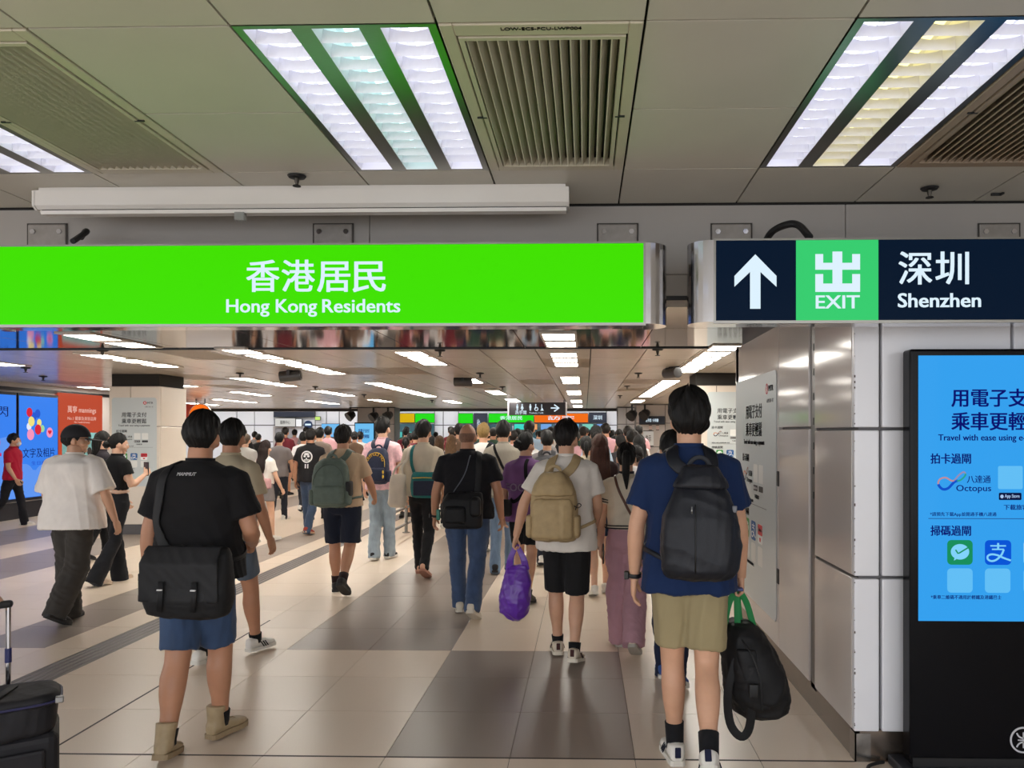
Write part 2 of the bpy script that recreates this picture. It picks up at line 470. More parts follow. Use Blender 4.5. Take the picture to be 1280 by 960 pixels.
# ---- sprinklers
def sprinkler(p, s, label, group=None):
    t = thing('sprinkler', label, 'sprinkler', p, group=group)
    obj('rosette', MB().loft([[(r * math.cos(a), r * math.sin(a), z) for a in np.linspace(0, 2 * PI, 16, endpoint=False)] for r, z in ((.030 * s, 0), (.042 * s, -.004 * s), (.036 * s, -.012 * s), (.015 * s, -.016 * s))]), M_rub, t)
    obj('nozzle', MB().tube([(0, 0, -.010 * s), (0, 0, -.030 * s), (0, 0, -.045 * s)], [.013 * s, .010 * s, .006 * s], 10), mat('sprinkler_metal', (70, 66, 60), .4, metal=.8), t)
    obj('deflector', MB().tube([(0, 0, -.047 * s), (0, 0, -.051 * s)], [.017 * s, .019 * s], 12), M_rub, t)
    return t
sprinkler(at_z(371, 219, CZ), 1.0, 'dark sprinkler on the ceiling above the long white housing')
sprinkler(at_z(1162, 234, CZ), 1.0, 'dark sprinkler on the ceiling above the navy exit sign')
sm = obj('ceiling_hook', MB().box(0, 0, -.012, .05, .012, 0).box(.038, -.02, -.012, .05, .012, -.003), M_rub, None, at_z(1240, 241, CZ))
tag(sm, 'small black hook fixed to the ceiling panel above exit sign', 'hook')

# ================================================================== bulkhead with joints and the hall ceiling behind
BH = at_y(845, 372, CBULK).z
bulk = tag(obj('wall_bulkhead', MB().box(-8, CBULK + .03, BH + .01, 6, CBULK + .2, CZ + .25), M_gap), 'grey panelled bulkhead above the hall entrance', None, None, 'structure')
bx = [-8, at_y(-330, 300, CBULK).x, at_y(462, 300, CBULK).x, at_y(1057, 280, CBULK).x, 3.6, 6]
for a, b in zip(bx[:-1], bx[1:]):
    obj('bulkhead_panel', MB().bbox(a + .0015, CBULK, BH + .12, b - .0015, CBULK + .03, CZ - .012, .002, 1), M_bulk, bulk)
    obj('bulkhead_panel', MB().bbox(a + .0015, CBULK, BH + .008, b - .0015, CBULK + .03, BH + .117, .002, 1), M_bulk, bulk)
obj('bottom_trim', MB().box(-8, CBULK - .004, BH - .015, 6, CBULK + .2, BH + .008), M_black, bulk)

HZ, HY0, HYP, HY1 = 2.50, CBULK + .2, 8.2, 28.0
hall_ceil = tag(obj('ceiling_hall', MB().box(-21, HY0, HZ + .02, 7, HY1, HZ + .3).box(-21, HY0 - .02, BH, 7, HY0, HZ + .3), M_gap), 'long low hall ceiling of glossy panels', None, None, 'structure')
M_hall_vent = mat('hall_vent_panel', (142, 130, 112), .4, var=.1, scale=3, stretch=(1, 30, 1))
HX = [-21 + 0.617 * i + 0.085 for i in range(46)]
hx0 = HX[0]; hyl = [HYP + 1.2 * i for i in range(8)]
nh = 0; mb_rest = MB()
for i in range(len(HX) - 1):
    x0, x1 = HX[i], HX[i + 1]
    for y0, y1 in zip(hyl[:-1], hyl[1:]):
        a, b = to_px((x0, y0, HZ)), to_px((x1, y0, HZ))
        if b[0] > -20 and a[0] < 935:
            obj('hall_panel', tile_mesh(x1 - x0, y1 - y0, M_hall_vent if nh % 17 == 5 or (nh % 23 == 11) else M_hall_ceil, g=.006), None, hall_ceil, (x0, y0, HZ + .02)); nh += 1
        else: mb_rest.box(x0 + .006, y0 + .006, HZ, x1 - .006, y1 - .006, HZ + .02)
    y = hyl[-1]
    while y < HY1 - .1:
        mb_rest.box(x0 + .008, y + .008, HZ, x1 - .008, min(HY1, y + 1.2) - .002, HZ + .02); y += 1.2
tag(obj('hall_panelling', mb_rest, M_hall_ceil, hall_ceil), kind='stuff')
px_ = [-21, -15] + [-9.4 + 1.25 * i for i in range(9)] + [3.2, 7]
for a, b in zip(px_[:-1], px_[1:]):
    for y0, y1 in ((HY0, 5.2), (5.2, 6.7), (6.7, HYP)):
        obj('polished_panel', MB().bbox(a + .003, y0 + .003, HZ, b - .003, y1 - .003, HZ + .02, .002, 1), M_polish, hall_ceil)
obj('edge_trim', MB().box(-21, HYP - .02, HZ - .012, 7, HYP + .02, HZ), M_black, hall_ceil)
ds = tag(obj('trim_1', MB().box(-21, HY1 - .1, HZ - .1, 7, HY1 + .25, HZ + .3), mat('dark_beam', (46, 44, 46), .4)), 'dark beam at the far end of hall ceiling', None, None, 'structure')

# ---- lights of the hall, rows of lit cells
M_cell = glow('hall_light_cell', (255, 250, 240), HALL_CELL)
_cell = {}
def hall_light(x, y0, n, lab):
    t = thing('ceiling_light', lab, 'ceiling light', (x, y0, HZ), group='flush lights of the hall ceiling')
    L = n * 0.6
    if 'fr%d' % n not in _cell:
        f = MB().box(-.17, 0, -.012, -.148, L, 0).box(.148, 0, -.012, .17, L, 0)
        for i in range(n + 1): f.box(-.148, max(0, i * .6 - .09), -.012, .148, min(L, i * .6 + .09), 0)
        _cell['fr%d' % n] = f.mesh('frame'); _cell['fr%d' % n].materials.append(M_hall_ceil)
        if 'd' not in _cell:
            _cell['d'] = MB().box(-.147, .091, -.010, .147, .509, -.002).mesh('diffuser'); _cell['d'].materials.append(M_cell)
    obj('frame', _cell['fr%d' % n], None, t)
    for i in range(n): obj('diffuser', _cell['d'], None, t, (0, i * .6, 0))
ROWS = [(-.25, 6.9, 2), (-.25, 8.6, 3), (-.25, 12.2, 3), (-.25, 16.2, 3), (-.25, 20.8, 3), (-.25, 24.6, 3),
        (1.5, 7.9, 6), (1.5, 13.1, 10), (1.5, 20.8, 3), (-2.0, 8.4, 3), (-2.0, 12.6, 2), (-2.0, 16.1, 3), (-2.0, 20, 3), (-2.0, 24, 3),
        (-3.85, 8.1, 6), (-3.85, 13.5, 9), (-3.85, 21, 3), (-4.72, 6.85, 2), (-5.75, 8.6, 3), (-5.75, 12.3, 4), (-5.75, 16, 4), (-5.75, 20.2, 3),
        (-7.75, 9.0, 2), (-7.75, 13, 3), (-7.75, 16.5, 3), (-7.75, 21, 4), (-9.9, 14.6, 3), (-9.9, 20, 4), (-12, 18, 4), (-12, 22, 4), (-15, 20, 5),
        (3.4, 8, 6), (3.4, 14, 8)]  # these two rows are hidden by the corner wall, added for their light
for x, y0, n in ROWS:
    hall_light(x, y0, n, 'row of %s flush lit cells in the hall ceiling' % {2: 'two', 3: 'three', 4: 'four', 5: 'five', 6: 'six', 8: 'eight', 9: 'nine', 10: 'ten'}[n])
for px, py in ((32, 459), (54, 470), (128, 437), (41, 486), (300, 466), (394, 483), (550, 437), (455, 493), (600, 466), (628, 483), (798, 466), (775, 494), (822, 436), (784, 482), (540, 500), (690, 505)):
    sprinkler(at_z(px, py, HZ), 1.5, 'small dark sprinkler on the glossy hall ceiling', 'sprinklers of the hall ceiling')

# ---- spotlight cylinders hanging from the hall ceiling
def barrel(px, py, Y, yawd, tilt, label, s=1.0):
    p = at_y(px, py, Y)
    t = thing('ceiling_projector', label, 'projector', (p.x, Y, HZ), group='barrel projectors hung from the hall ceiling')
    dz = p.z - HZ
    obj('stem', MB().tube([(0, 0, 0), (0, 0, dz + .07 * s)], .012, 8), M_black, t)
    obj('mount', MB().tube([(0, 0, 0), (0, 0, -.015)], .05 * s, 14), M_black, t)
    obj('yoke', MB().box(-.02 * s, -.085 * s, dz + .06 * s, .02 * s, .085 * s, dz + .078 * s).box(-.02 * s, -.095 * s, dz, .02 * s, -.083 * s, dz + .078 * s).box(-.02 * s, .083 * s, dz, .02 * s, .095 * s, dz + .078 * s), M_black, t)
    b = thing('barrel', None, None, (0, 0, dz), (0, tilt, yawd)); b.parent = t
    obj('shell', MB().tube([(-.15 * s, 0, 0), (-.145 * s, 0, 0), (.145 * s, 0, 0), (.15 * s, 0, 0)], [.075 * s, .082 * s, .082 * s, .075 * s], 20), mat('projector_black', (44, 42, 42), .3, coat=.3), b)
    obj('lens', MB().tube([(.148 * s, 0, 0), (.156 * s, 0, 0)], .06 * s, 18), mat('lens_glass', (12, 12, 14), .05), b)
barrel(363, 470, 11.0, .15, -.12, 'dark barrel projector tilted under the hall ceiling beside a lit row')
barrel(579, 477, 12.6, PI + .05, 0, 'level dark barrel projector hung above the walking crowd')
barrel(840, 466, 10.6, PI / 2 + .5, 0, 'dark barrel projector aimed along the hall near pillar posters', .95)

# ================================================================== the white panelled corner pillar
PXF, PYF = 1.285, 3.64
PB, PT = 0.14, 2.31
pil = tag(obj('wall_right', MB().box(PXF + .03, PYF + .03, 0.0, 6, CBULK, PT).box(PXF + .03, CBULK, 0.0, 6, 6.36, BH - .016).box(PXF + .03, CBULK + .21, BH - .016, 6, 6.36, HZ - .001), M_joint), 'white panelled corner wall beside the entrance', None, None, 'structure')
zj1, zj2 = at_y(1070, 536, PYF).z, at_y(1070, 722, PYF).z
fx = [PXF, at_y(1101, 700, PYF).x, at_y(1101, 700, PYF).x + .62, 2.9, 4.2, 5.99]
g = .007
for a, b in zip(fx[:-1], fx[1:]):
    for z0, z1 in ((PB, zj2), (zj2, zj1), (zj1, PT - .01)):
        obj('wall_panel', MB().bbox(a + (0 if a == PXF else g), PYF, z0 + g, b - g, PYF + .035, z1 - g, .006, 2), M_panel, pil)
# aisle side: a wide panel, a narrow post and the poster panels
M_panel_shade = mat('aisle_panel_enamel', (208, 200, 195), 0.1, var=0.02, scale=2, objvar=0.02)  # same enamel as the front, with the side's shade put into its colour
ys = [PYF + .036, at_x(1018, 700, PXF).y, at_x(1011, 700, PXF).y, at_x(973, 600, PXF).y, at_x(920, 600, PXF).y]
for (a, b, zs) in ((ys[0], ys[1], ((PB, zj2), (zj2, zj1), (zj1, PT - .01))), (ys[2], ys[3], ((PB, zj1 + .01), (zj1 + .01, PT - .01))), (ys[3], ys[4], ((PB, PT - .01),))):
    for z0, z1 in zs:
        obj('wall_panel', MB().bbox(PXF, a + g * .6, z0 + g, PXF + .035, b - g * .6, z1 - g, .005, 2), M_panel_shade, pil)
obj('slot_channel', MB().box(PXF + .012, ys[1], .12, PXF + .03, ys[2], PT), mat('slot_grey', (120, 118, 116), .3, metal=.8), pil)
zz = 1.2
while zz < 2.3:
    obj('slot', MB().box(PXF + .010, (ys[1] + ys[2]) / 2 - .008, zz, PXF + .013, (ys[1] + ys[2]) / 2 + .008, zz + .04), M_black, pil); zz += .14
obj('end_panel', MB().bbox(PXF, ys[4], PB, PXF + .035, 6.37, PT - .01, .005, 2), M_panel_shade, pil)
for zc in (1.27, .62):
    obj('hinge', MB().bbox(PXF - .006, ys[3] - .02, zc - .05, PXF + .004, ys[3] + .03, zc + .05, .003, 1), M_rub, pil)
obj('baseboard', MB().box(PXF + .012, PYF + .012, 0, PXF + .03, 6.35, PB + .01).box(PXF + .012, PYF + .012, 0, 5.9, PYF + .03, PB + .01), mat('kick_steel', (128, 116, 106), .22, metal=.85, var=.08, scale=6), pil)
obj('corner_guard', MB().box(PXF + .006, PYF + .006, 0, PXF + .08, PYF + .012, PB - .005).box(PXF + .006, PYF + .006, 0, PXF + .012, PYF + .08, PB - .005), mat('scuffed_steel', (150, 146, 142), .25, metal=.9, var=.2, scale=25), pil)
# chips along the painted edge
rng = random.Random(4); chips = MB()
for i in range(34):
    z = PB + .02 + (zj1 + .3) * (rng.random() ** 1.6); s = rng.uniform(.002, .006)
    chips.box(PXF - .0006, PYF - .0006, z, PXF + s, PYF + .0008, z + s * rng.uniform(1, 2.5))
tag(obj('paint_chip', chips, mat('chip_dark', (70, 60, 54), .7), pil), kind='stuff')

# ================================================================== square hall pillars
def hall_pillar(x0, x1, y0, y1):
    t = tag(obj('pillar', MB().box(x0 + .03, y0 + .03, 0, x1 - .03, y1 - .03, HZ), M_gap), 'square cream pillar with black cap and payment poster', None, 'square hall pillars', 'structure')
    zt = HZ - .20
    obj('cap', MB().box(x0 + .13, y0 + .10, zt, x1 - .13, y1 - .10, HZ - .002), M_black, t)
    xm = (x0 + x1) / 2 - .06
    M_p = mat('pillar_panel', (226, 216, 204), .2, var=.02, scale=2, objvar=.02)
    for a, b, z0, z1 in ((x0, x1, .15, 1.0), (x0, x1, 1.0, 1.68), (x0, xm, 1.68, zt), (xm, x1, 1.68, zt)):
        obj('pillar_panel', MB().bbox(a + .003, y0, z0 + .003, b - .003, y0 + .03, z1 - .003, .012, 2), M_p, t)
    for z0, z1 in ((.15, 1.0), (1.0, 1.68), (1.68, zt)):
        obj('pillar_panel', MB().bbox(x1 - .03, y0 + .033, z0 + .003, x1, y1 - .003, z1 - .003, .008, 2), M_p, t)
        obj('pillar_panel', MB().bbox(x0, y0 + .033, z0 + .003, x0 + .03, y1 - .003, z1 - .003, .008, 2), M_p, t)
    obj('top_plate', MB().box(x0 + .004, y0 + .004, zt - .002, x1 - .004, y1 - .004, zt + .004), M_p, t)
    obj('baseboard', MB().box(x0 + .015, y0 + .015, 0, x1 - .015, y1 - .015, .15), M_joint, t)
    return t
LPY = 11.6
lp0, lp1 = at_y(136, 600, LPY).x, at_y(200, 600, LPY).x
hall_pillar(lp0, lp1, LPY, LPY + .78)
rp0 = at_y(868, 600, LPY).x
hall_pillar(rp0, rp0 + .8, LPY, LPY + .78)

# ================================================================== hall side walls and the far end
SWX = -10.45
sw = tag(obj('wall_left', MB().box(-21, 4.0, 0, SWX, 17.2, HZ + .1), mat('shop_wall', (196, 190, 186), .35)), 'shop wall along the hall', None, None, 'structure')
tag(obj('wall_side', MB().box(-21.2, 17.2, 0, -21, 37, 4).box(6, -6, 0, 6.2, 3.6, 3).box(5.6, 6.4, 0, 5.8, 37, 4), mat('side_wall', (186, 182, 178), .4)), 'plain side walls of the hall', None, None, 'structure')
FARY = 34.0
far = tag(obj('wall_far', MB().box(-21, FARY + .05, 0, 5.8, FARY + .3, 4.2), M_joint), 'white panelled far wall of the hall', None, None, 'structure')
tag(obj('ceiling_far', MB().box(-21, HY1 + .25, 3.9, 5.8, FARY + .3, 4.1), mat('far_ceiling', (225, 226, 230), .5)), 'raised ceiling over the ticket counters', None, None, 'structure')
fxs = [at_y(p, 530, FARY).x for p in (230, 262, 296, 318, 343, 394, 408, 424, 447, 493, 543, 554, 573, 758, 772, 793, 798, 830, 870)]
for a, b in zip(fxs[:-1], fxs[1:]):
    for z0, z1 in ((.1, 1.2), (1.2, 1.95), (1.95, 3.0), (3.0, 3.88)):
        obj('far_panel', MB().box(a + .02, FARY, z0 + .02, b - .02, FARY + .05, z1 - .02), M_farwall, far)
for x in (-17, -12, -7, -2.5, 2.5):
    t = thing('ceiling_light', 'long lit panel on the raised far ceiling', 'ceiling light', (x, 30.5, 3.9), group='lights of the far ceiling')
    obj('frame', MB().box(-1.3, -.35, -.03, 1.3, .35, 0), M_white, t); obj('diffuser', MB().box(-1.25, -.3, -.04, 1.25, .3, -.031), glow('far_panel_light', (245, 248, 255), 20.0), t)
# ================================================================== hanging signs of the passage
SGY = 3.30
M_signtxt = glow('sign_letter_white', (222, 242, 255), 1.0)
M_green = glow('sign_green', (60, 208, 0), 1.2)
M_navy = glow('sign_navy', (8, 24, 44), 1.0)
M_exit = glow('sign_exit_green', (56, 205, 112), 1.0)
TH = 0.20
def sign_root(pxl, pxr, pyt, pyb, name, label):
    a, b = at_y(pxl, pyb, SGY), at_y(pxr, pyt, SGY)
    t = thing(name, label, 'sign', (a.x, SGY, a.z), FACE_CAM)
    return t, a, b.x - a.x, b.z - a.z
def px_local(a, px, py, Y=SGY):
    p = at_y(px, py, Y); return p.x - a.x, p.z - a.z
def half_cap(parent, x, r, side, h):
    th = np.linspace(-PI / 2, PI / 2, 15)
    ring = [(x + side * r * math.cos(q), -r + r * math.sin(q)) for q in th]
    rings = [[(u, y, v) for (u, v) in (ring if side > 0 else ring[::-1])] for y in (-.004, h + .004)]
    m = MB().loft(rings); 
    return obj('end_cap', m, M_steel, parent)
def sign_body(t, W, H, face_m):
    obj('casing', MB().box(0, 0, -TH, W, H, -.006), M_steel, t)
    obj('frame', MB().box(-.004, -.012, -.01, W + .004, 0, .004).box(-.004, H, -.01, W + .004, H + .008, .004).box(-.004, 0, -.01, .006, H, .004).box(W - .006, 0, -.01, W + .004, H, .004), M_brush, t)
    half_cap(t, -.004, TH / 2, -1, H); half_cap(t, W + .004, TH / 2, 1, H)
    if face_m: plate(t, 'face', [(.006, 0), (W - .006, 0), (W - .006, H), (.006, H)], -.005, .0, face_m)
gs, A, W, H = sign_root(-21, 806, 304, 406, 'hanging_sign', 'wide lit green sign with white Chinese and English lettering')
sign_body(gs, W, H, M_green)
def letter_at(t, A, body, x0, x1, ybase, hgt, m, bold, Y=SGY, cjk=False, z=.002):
    p0, p1 = px_local(A, x0, ybase, Y), px_local(A, x1, ybase, Y)
    size = hgt * Y / F_PX / (0.92 if cjk else 0.69)
    return text(t, body, p0[0], p0[1] + (0.085 * size if cjk else 0), size, m, bold, 'LEFT', z=z, fit=p1[0] - p0[0])
for i, ch in enumerate('香港居民'):
    letter_at(gs, A, ch, 308 + i * 44.3, 308 + i * 44.3 + 41.5, 365, 40, M_signtxt, .012, cjk=True)
for wd_, xa_, xb_ in (('Hong', 283, 337), ('Kong', 345, 396.5), ('Residents', 403, 500.5)): letter_at(gs, A, wd_, xa_, xb_, 390.5, 16.5, M_signtxt, .014)

ds_, A2, W2, H2 = sign_root(893, 1400, 298, 401, 'hanging_sign', 'lit navy sign with arrow, green exit square and white lettering')
sign_body(ds_, W2, H2, None)
xg0, xg1 = px_local(A2, 995, 350)[0], px_local(A2, 1098, 350)[0]
plate(ds_, 'face', [(.006, 0), (xg0, 0), (xg0, H2), (.006, H2)], -.005, 0, M_navy)
plate(ds_, 'exit_face', [(xg0, 0), (xg1, 0), (xg1, H2), (xg0, H2)], -.005, 0, M_exit)
plate(ds_, 'face', [(xg1, 0), (W2 - .006, 0), (W2 - .006, H2), (xg1, H2)], -.005, 0, M_navy)
def pp(A_, pts, Y=SGY): return [px_local(A_, x, y, Y) for x, y in pts]
arrow = [(944, 318), (918, 345), (918, 358.5), (937.5, 340), (937.5, 386), (950.5, 386), (950.5, 340), (970.5, 358.5), (970.5, 345)]
plate(ds_, 'arrow', pp(A2, arrow), .0005, .002, M_signtxt)
em = MB(); sx, sy = 1 / 2.56, 1 / 2.56
for x0, y0, x1, y1 in ((667, 114, 698, 216), (612, 122, 637, 172), (730, 122, 755, 172), (637, 150, 667, 172), (698, 150, 730, 172), (612, 186, 637, 243), (730, 186, 755, 243), (637, 216, 730, 243)):
    a, b = px_local(A2, 780 + x0 * sx, 270 + y1 * sy), px_local(A2, 780 + x1 * sx, 270 + y0 * sy)
    em.box(a[0], a[1], .0005, b[0], b[1], .002)
obj('exit_emblem', em, M_signtxt, ds_)
letter_at(ds_, A2, 'EXIT', 1019.5, 1074.5, 385.5, 16, M_signtxt, .014)
for i, ch in enumerate('深圳'):
    letter_at(ds_, A2, ch, 1123 + i * 46, 1123 + i * 46 + 42, 356, 41, M_signtxt, .012, cjk=True)
letter_at(ds_, A2, 'Shenzhen', 1122, 1226, 384, 17, M_signtxt, .018)

# brackets between bulkhead and signs
M_brk = mat('bracket_grey', (140, 134, 128), .45, metal=.3, var=.12, scale=20)
def bracket(px, label):
    p = at_y(px, 294, CBULK)
    t = thing('sign_bracket', label, 'bracket', (p.x, CBULK - .004, p.z), group='steel brackets holding the hanging signs')
    obj('plate', MB().bbox(-.10, -.008, -.27, .10, .004, .055, .006, 2), M_brk, t)
    obj('arm', MB().box(-.08, -(CBULK - SGY - TH) + .004, -.26, -.07, -.008, -.20).box(.07, -(CBULK - SGY - TH) + .004, -.26, .08, -.008, -.20).box(-.08, -(CBULK - SGY - TH) + .004, -.26, .08, -.008, -.25), M_brk, t)
    for x in (-.07, .07):
        obj('bolt', MB().tube([(x, -.008, .015), (x, -.016, .015)], .014, 6), M_steel, t)
    obj('sealant', MB().box(-.106, -.004, .052, .106, .0, .060).box(-.106, -.004, -.07, -.10, 0, .055).box(.10, -.004, -.07, .106, 0, .055), mat('sealant_dark', (60, 56, 52), .7), t)
bracket(60, 'steel bracket above the blank end of the green sign')
bracket(417, 'steel bracket above the lettering of the green sign')
bracket(772, 'steel bracket above the green sign beside its steel end')
bracket(914, 'steel bracket above the arrow of the navy sign')
bracket(1248, 'steel bracket above the dark end of the navy sign')
def cable(pts, r, label):
    P = spline(pts, 8); b = P[0]
    tag(obj('cable_conduit', MB().tube(P - b, r, 10), M_rub, None, tuple(b)), label, 'cable')
c0 = at_y(88, 297, 3.7)
cable([(c0.x, 3.78, c0.z + .02), (c0.x + .06, 3.72, c0.z + .035), (c0.x + .12, 3.64, c0.z + .01), (c0.x + .15, 3.5, c0.z - .07)], .013, 'black cable looping onto the top of the green sign')
c0 = at_y(962, 298, 3.7)
cable([(c0.x, 3.84, c0.z - .01), (c0.x + .01, 3.7, c0.z + .03), (c0.x + .06, 3.6, c0.z + .04), (c0.x + .10, 3.55, c0.z + .02), (c0.x + .12, 3.45, c0.z - .06)], .017, 'black cable looping onto the top of the navy sign')

# ---- long white housing under the ceiling
a, b = at_y(40, 262, 3.55), at_y(710, 262, 3.55)
hs = thing('screen_housing', 'long white metal housing fixed below the ceiling panels', 'housing', (a.x, 3.55, CZ), group=None)
prof = [(-.0, -.012), (.0, -.115), (.03, -.135), (.10, -.135), (.10, -.0), (.012, -.0)]
L = b.x - a.x
obj('casing', MB().loft([[(x, y, z) for y, z in ((0, -.018), (.10, -.018), (.10, -.105), (.02, -.105), (0, -.09))] for x in (.012, L - .004)]), M_white, hs)
obj('lid', MB().loft([[(x, y, z) for y, z in ((.016, -.001), (.10, -.001), (.10, -.0175), (.016, -.0175))] for x in (.02, L - .012)]), M_white, hs)
obj('lower_lip', MB().loft([[(x, y, z) for y, z in ((.012, -.112), (.07, -.112), (.07, -.128), (.018, -.128))] for x in (.03, L - .008)]), M_white, hs)
obj('slot', MB().box(.03, .025, -.113, L - .01, .09, -.104), M_black, hs)
for x in (0, L - .008): obj('end_plate', MB().loft([[(u, y, z) for y, z in ((-.002, -.02), (.102, -.02), (.102, -.107), (.018, -.107), (-.002, -.092))] for u in (x, x + .012)]), M_white, hs)
obj('sensor', MB().box(.975, .0, -.165, 1.02, .03, -.128), mat('clear_plastic', (170, 172, 168), .15, alpha=.5), hs)

# ================================================================== payment notice: same layout on the kiosk and on the pillar posters
K = 1 / 270.0
def mtr_logo(parent, cx, cy, r, col, z=.001, ring=True):
    plate(parent, 'emblem', circ(cx, cy, r, 28), z, z + .0008, col)
    inner = M_logo_in if ring else None
    t = MB()
    t.prism([(cx - .07 * r, cy - .72 * r), (cx + .07 * r, cy - .72 * r), (cx + .07 * r, cy + .72 * r), (cx - .07 * r, cy + .72 * r)], z + .0008, z + .0014)
    for sgn in (-1, 1):
        arc = [(cx + .62 * r * (math.cos(q)), cy + sgn * (.80 * r - .62 * r * math.sin(q))) for q in np.linspace(.25, PI - .25, 14)]
        s_ = stroke(arc, .14 * r, z + .0008, z + .0014); t.add(s_.arr(), s_.f)
    t.prism([(cx - .5 * r, cy - .06 * r), (cx + .5 * r, cy - .06 * r), (cx + .5 * r, cy + .06 * r), (cx - .5 * r, cy + .06 * r)], z + .0008, z + .0015)
    obj('emblem_mark', t, inner, parent)
def notice(root, ox, oy, s, C, small=True, drop_qr=True):
    """ox, oy: place of the kiosk screen's top corner on this face; s: size factor; C: colours"""
    def X(p): return ox + (p - 1148) * K * s
    def Yv(p): return oy - (p - 444) * K * s
    def cj(str_, x0, x1, yb, h, bold, m='ink'):
        text(root, str_, X(x0), Yv(yb) + .075 * h * K * s, h * K * s / .92, C[m], bold, fit=(x1 - x0) * K * s)
    B_ = C.get('bold', .018); cj('用電子支付', 1188, 1303, 507, 22, B_); cj('乘車更輕鬆', 1188, 1303, 536, 22, B_)
    text(root, 'Travel with ease using e-payments', X(1172), Yv(549), 7.5 * K * s / .69, C['ink'], .012, fit=147 * K * s)
    cj('拍卡過閘', 1162.5, 1212, 577.5, 12.5, B_); cj('掃碼過閘', 1162.5, 1212, 666.5, 12.5, B_)
    # looping card emblem
    lp = [(1172, 603), (1174, 597), (1181, 595), (1190, 599), (1197, 592), (1203, 588), (1205, 592), (1199, 598), (1192, 600), (1184, 608), (1177, 609)]
    P = [(X(u), Yv(v)) for u, v in spline(lp, 6, True)]
    n = len(P)
    for k, (a_, b_) in enumerate(((0, .30), (.29, .52), (.51, .70), (.69, 1.0))):
        seg = P[int(a_ * n):min(n, int(b_ * n) + 1)]
        if k == 3: seg = seg + [P[0]]
        obj('card_emblem', stroke(seg, (3.2 if k == 3 else 2.0) * K * s, .001, .0016), C['loop'][k], root)
    cj('八達通', 1207, 1236, 601.5, 9.5, .004); text(root, 'Octopus', X(1194), Yv(611.5), 7.5 * K * s / .69, C['ink'], .004, fit=42.5 * K * s)
    plate(root, 'code_card', rrect(X(1245), Yv(609), X(1275), Yv(580.5), .008 * s), .0004, .001, C['card'])
    plate(root, 'store_badge', rrect(X(1246), Yv(622.5), X(1273.5), Yv(613.5), .005 * s), .0004, .001, C['badge'])
    text(root, 'App Store', X(1253), Yv(619.5), 4.2 * K * s / .69, C['badge_ink'], .0, fit=18 * K * s, z=.0016)
    plate(root, 'badge_apple', circ(X(1249.7), Yv(618.1), 2.0 * K * s, 14, 2.3 * K * s), .001, .0016, C['badge_ink'])
    if C.get('two'):
        plate(root, 'code_card', rrect(X(1281), Yv(609), X(1311), Yv(580.5), .008 * s), .0004, .001, C['card'])
        plate(root, 'store_badge', rrect(X(1282), Yv(622.5), X(1309.5), Yv(613.5), .005 * s), .0004, .001, C['badge'])
    cj('下載旅客/', 1252, 1284, 634.5, 6.5, .008)
    cj('*請預先下載App並開通手機八達通', 1162, 1243, 642.5, 5, .003)
    obj('rule', MB().box(X(1160), Yv(646), .0004, X(1332), Yv(645), .001), C['line'], root)
    # app icons
    ix = (1183, 1229, 1276)
    plate(root, 'app_icon', rrect(X(1183), Yv(702.5), X(1214), Yv(672), .019 * s), .0004, .0012, C['wgreen'])
    plate(root, 'speech_bubble', circ(X(1198.5), Yv(686.5), 11.2 * K * s, 28, 9.6 * K * s), .0012, .0018, C['pale'])
    plate(root, 'bubble_tail', [(X(1191), Yv(697.5)), (X(1198), Yv(693)), (X(1192.5), Yv(691))], .0012, .0018, C['pale'])
    obj('tick', stroke([(X(1193), Yv(684)), (X(1196), Yv(688.5)), (X(1197.5), Yv(688)), (X(1208), Yv(681.5))], 1.7 * K * s, .0018, .0024), C['wgreen'], root)
    plate(root, 'app_icon', rrect(X(1229), Yv(702.5), X(1261), Yv(672), .019 * s), .0004, .0012, C['ablue'])
    mk = MB()
    for pts, wd in (([(1245, 675.5), (1245, 683)], 2.4), ([(1235.5, 679), (1254.5, 679)], 1.7), ([(1237.5, 683.3), (1252, 683.3)], 1.7),
                    (list(spline([(1252, 683.3), (1249, 690), (1243, 696), (1237, 697.8), (1232.5, 695.5), (1232.5, 691.5), (1237, 689.5), (1244, 690.5), (1252, 694), (1260.5, 697)], 6)), 2.3)):
        q = stroke([(X(u), Yv(v)) for u, v in pts], wd * K * s, .0012, .0019); mk.add(q.arr(), q.f)
    obj('icon_mark', mk, C['pale'], root)
    plate(root, 'app_icon', rrect(X(1276), Yv(702.5), X(1307), Yv(672), .019 * s), .0004, .0012, C['pale'])
    plate(root, 'icon_band', rrect(X(1276.6), Yv(689), X(1306.4), Yv(672.6), .010 * s), .0012, .0017, C['ured'])
    plate(root, 'icon_foot', [(X(1286), Yv(693)), (X(1297), Yv(693)), (X(1295), Yv(699)), (X(1288), Yv(699))], .0012, .0017, C['ured'])
    text(root, 'UnionPay', X(1279), Yv(683), 5 * K * s / .69, C['pale'], .004, fit=25 * K * s, z=.0018)
    for x0 in ix: plate(root, 'code_card', rrect(X(x0), Yv(737), X(x0 + 31), Yv(707), .018 * s), .0004, .0010, C['card'])
    cj('*乘車二維碼不適用於輕鐵及港鐵巴士', 1163, 1249, 745, 5, .003)
def flat(name, c, r=.45): return mat(name, c, r)
M_logo_in = flat('emblem_white', (236, 236, 238))
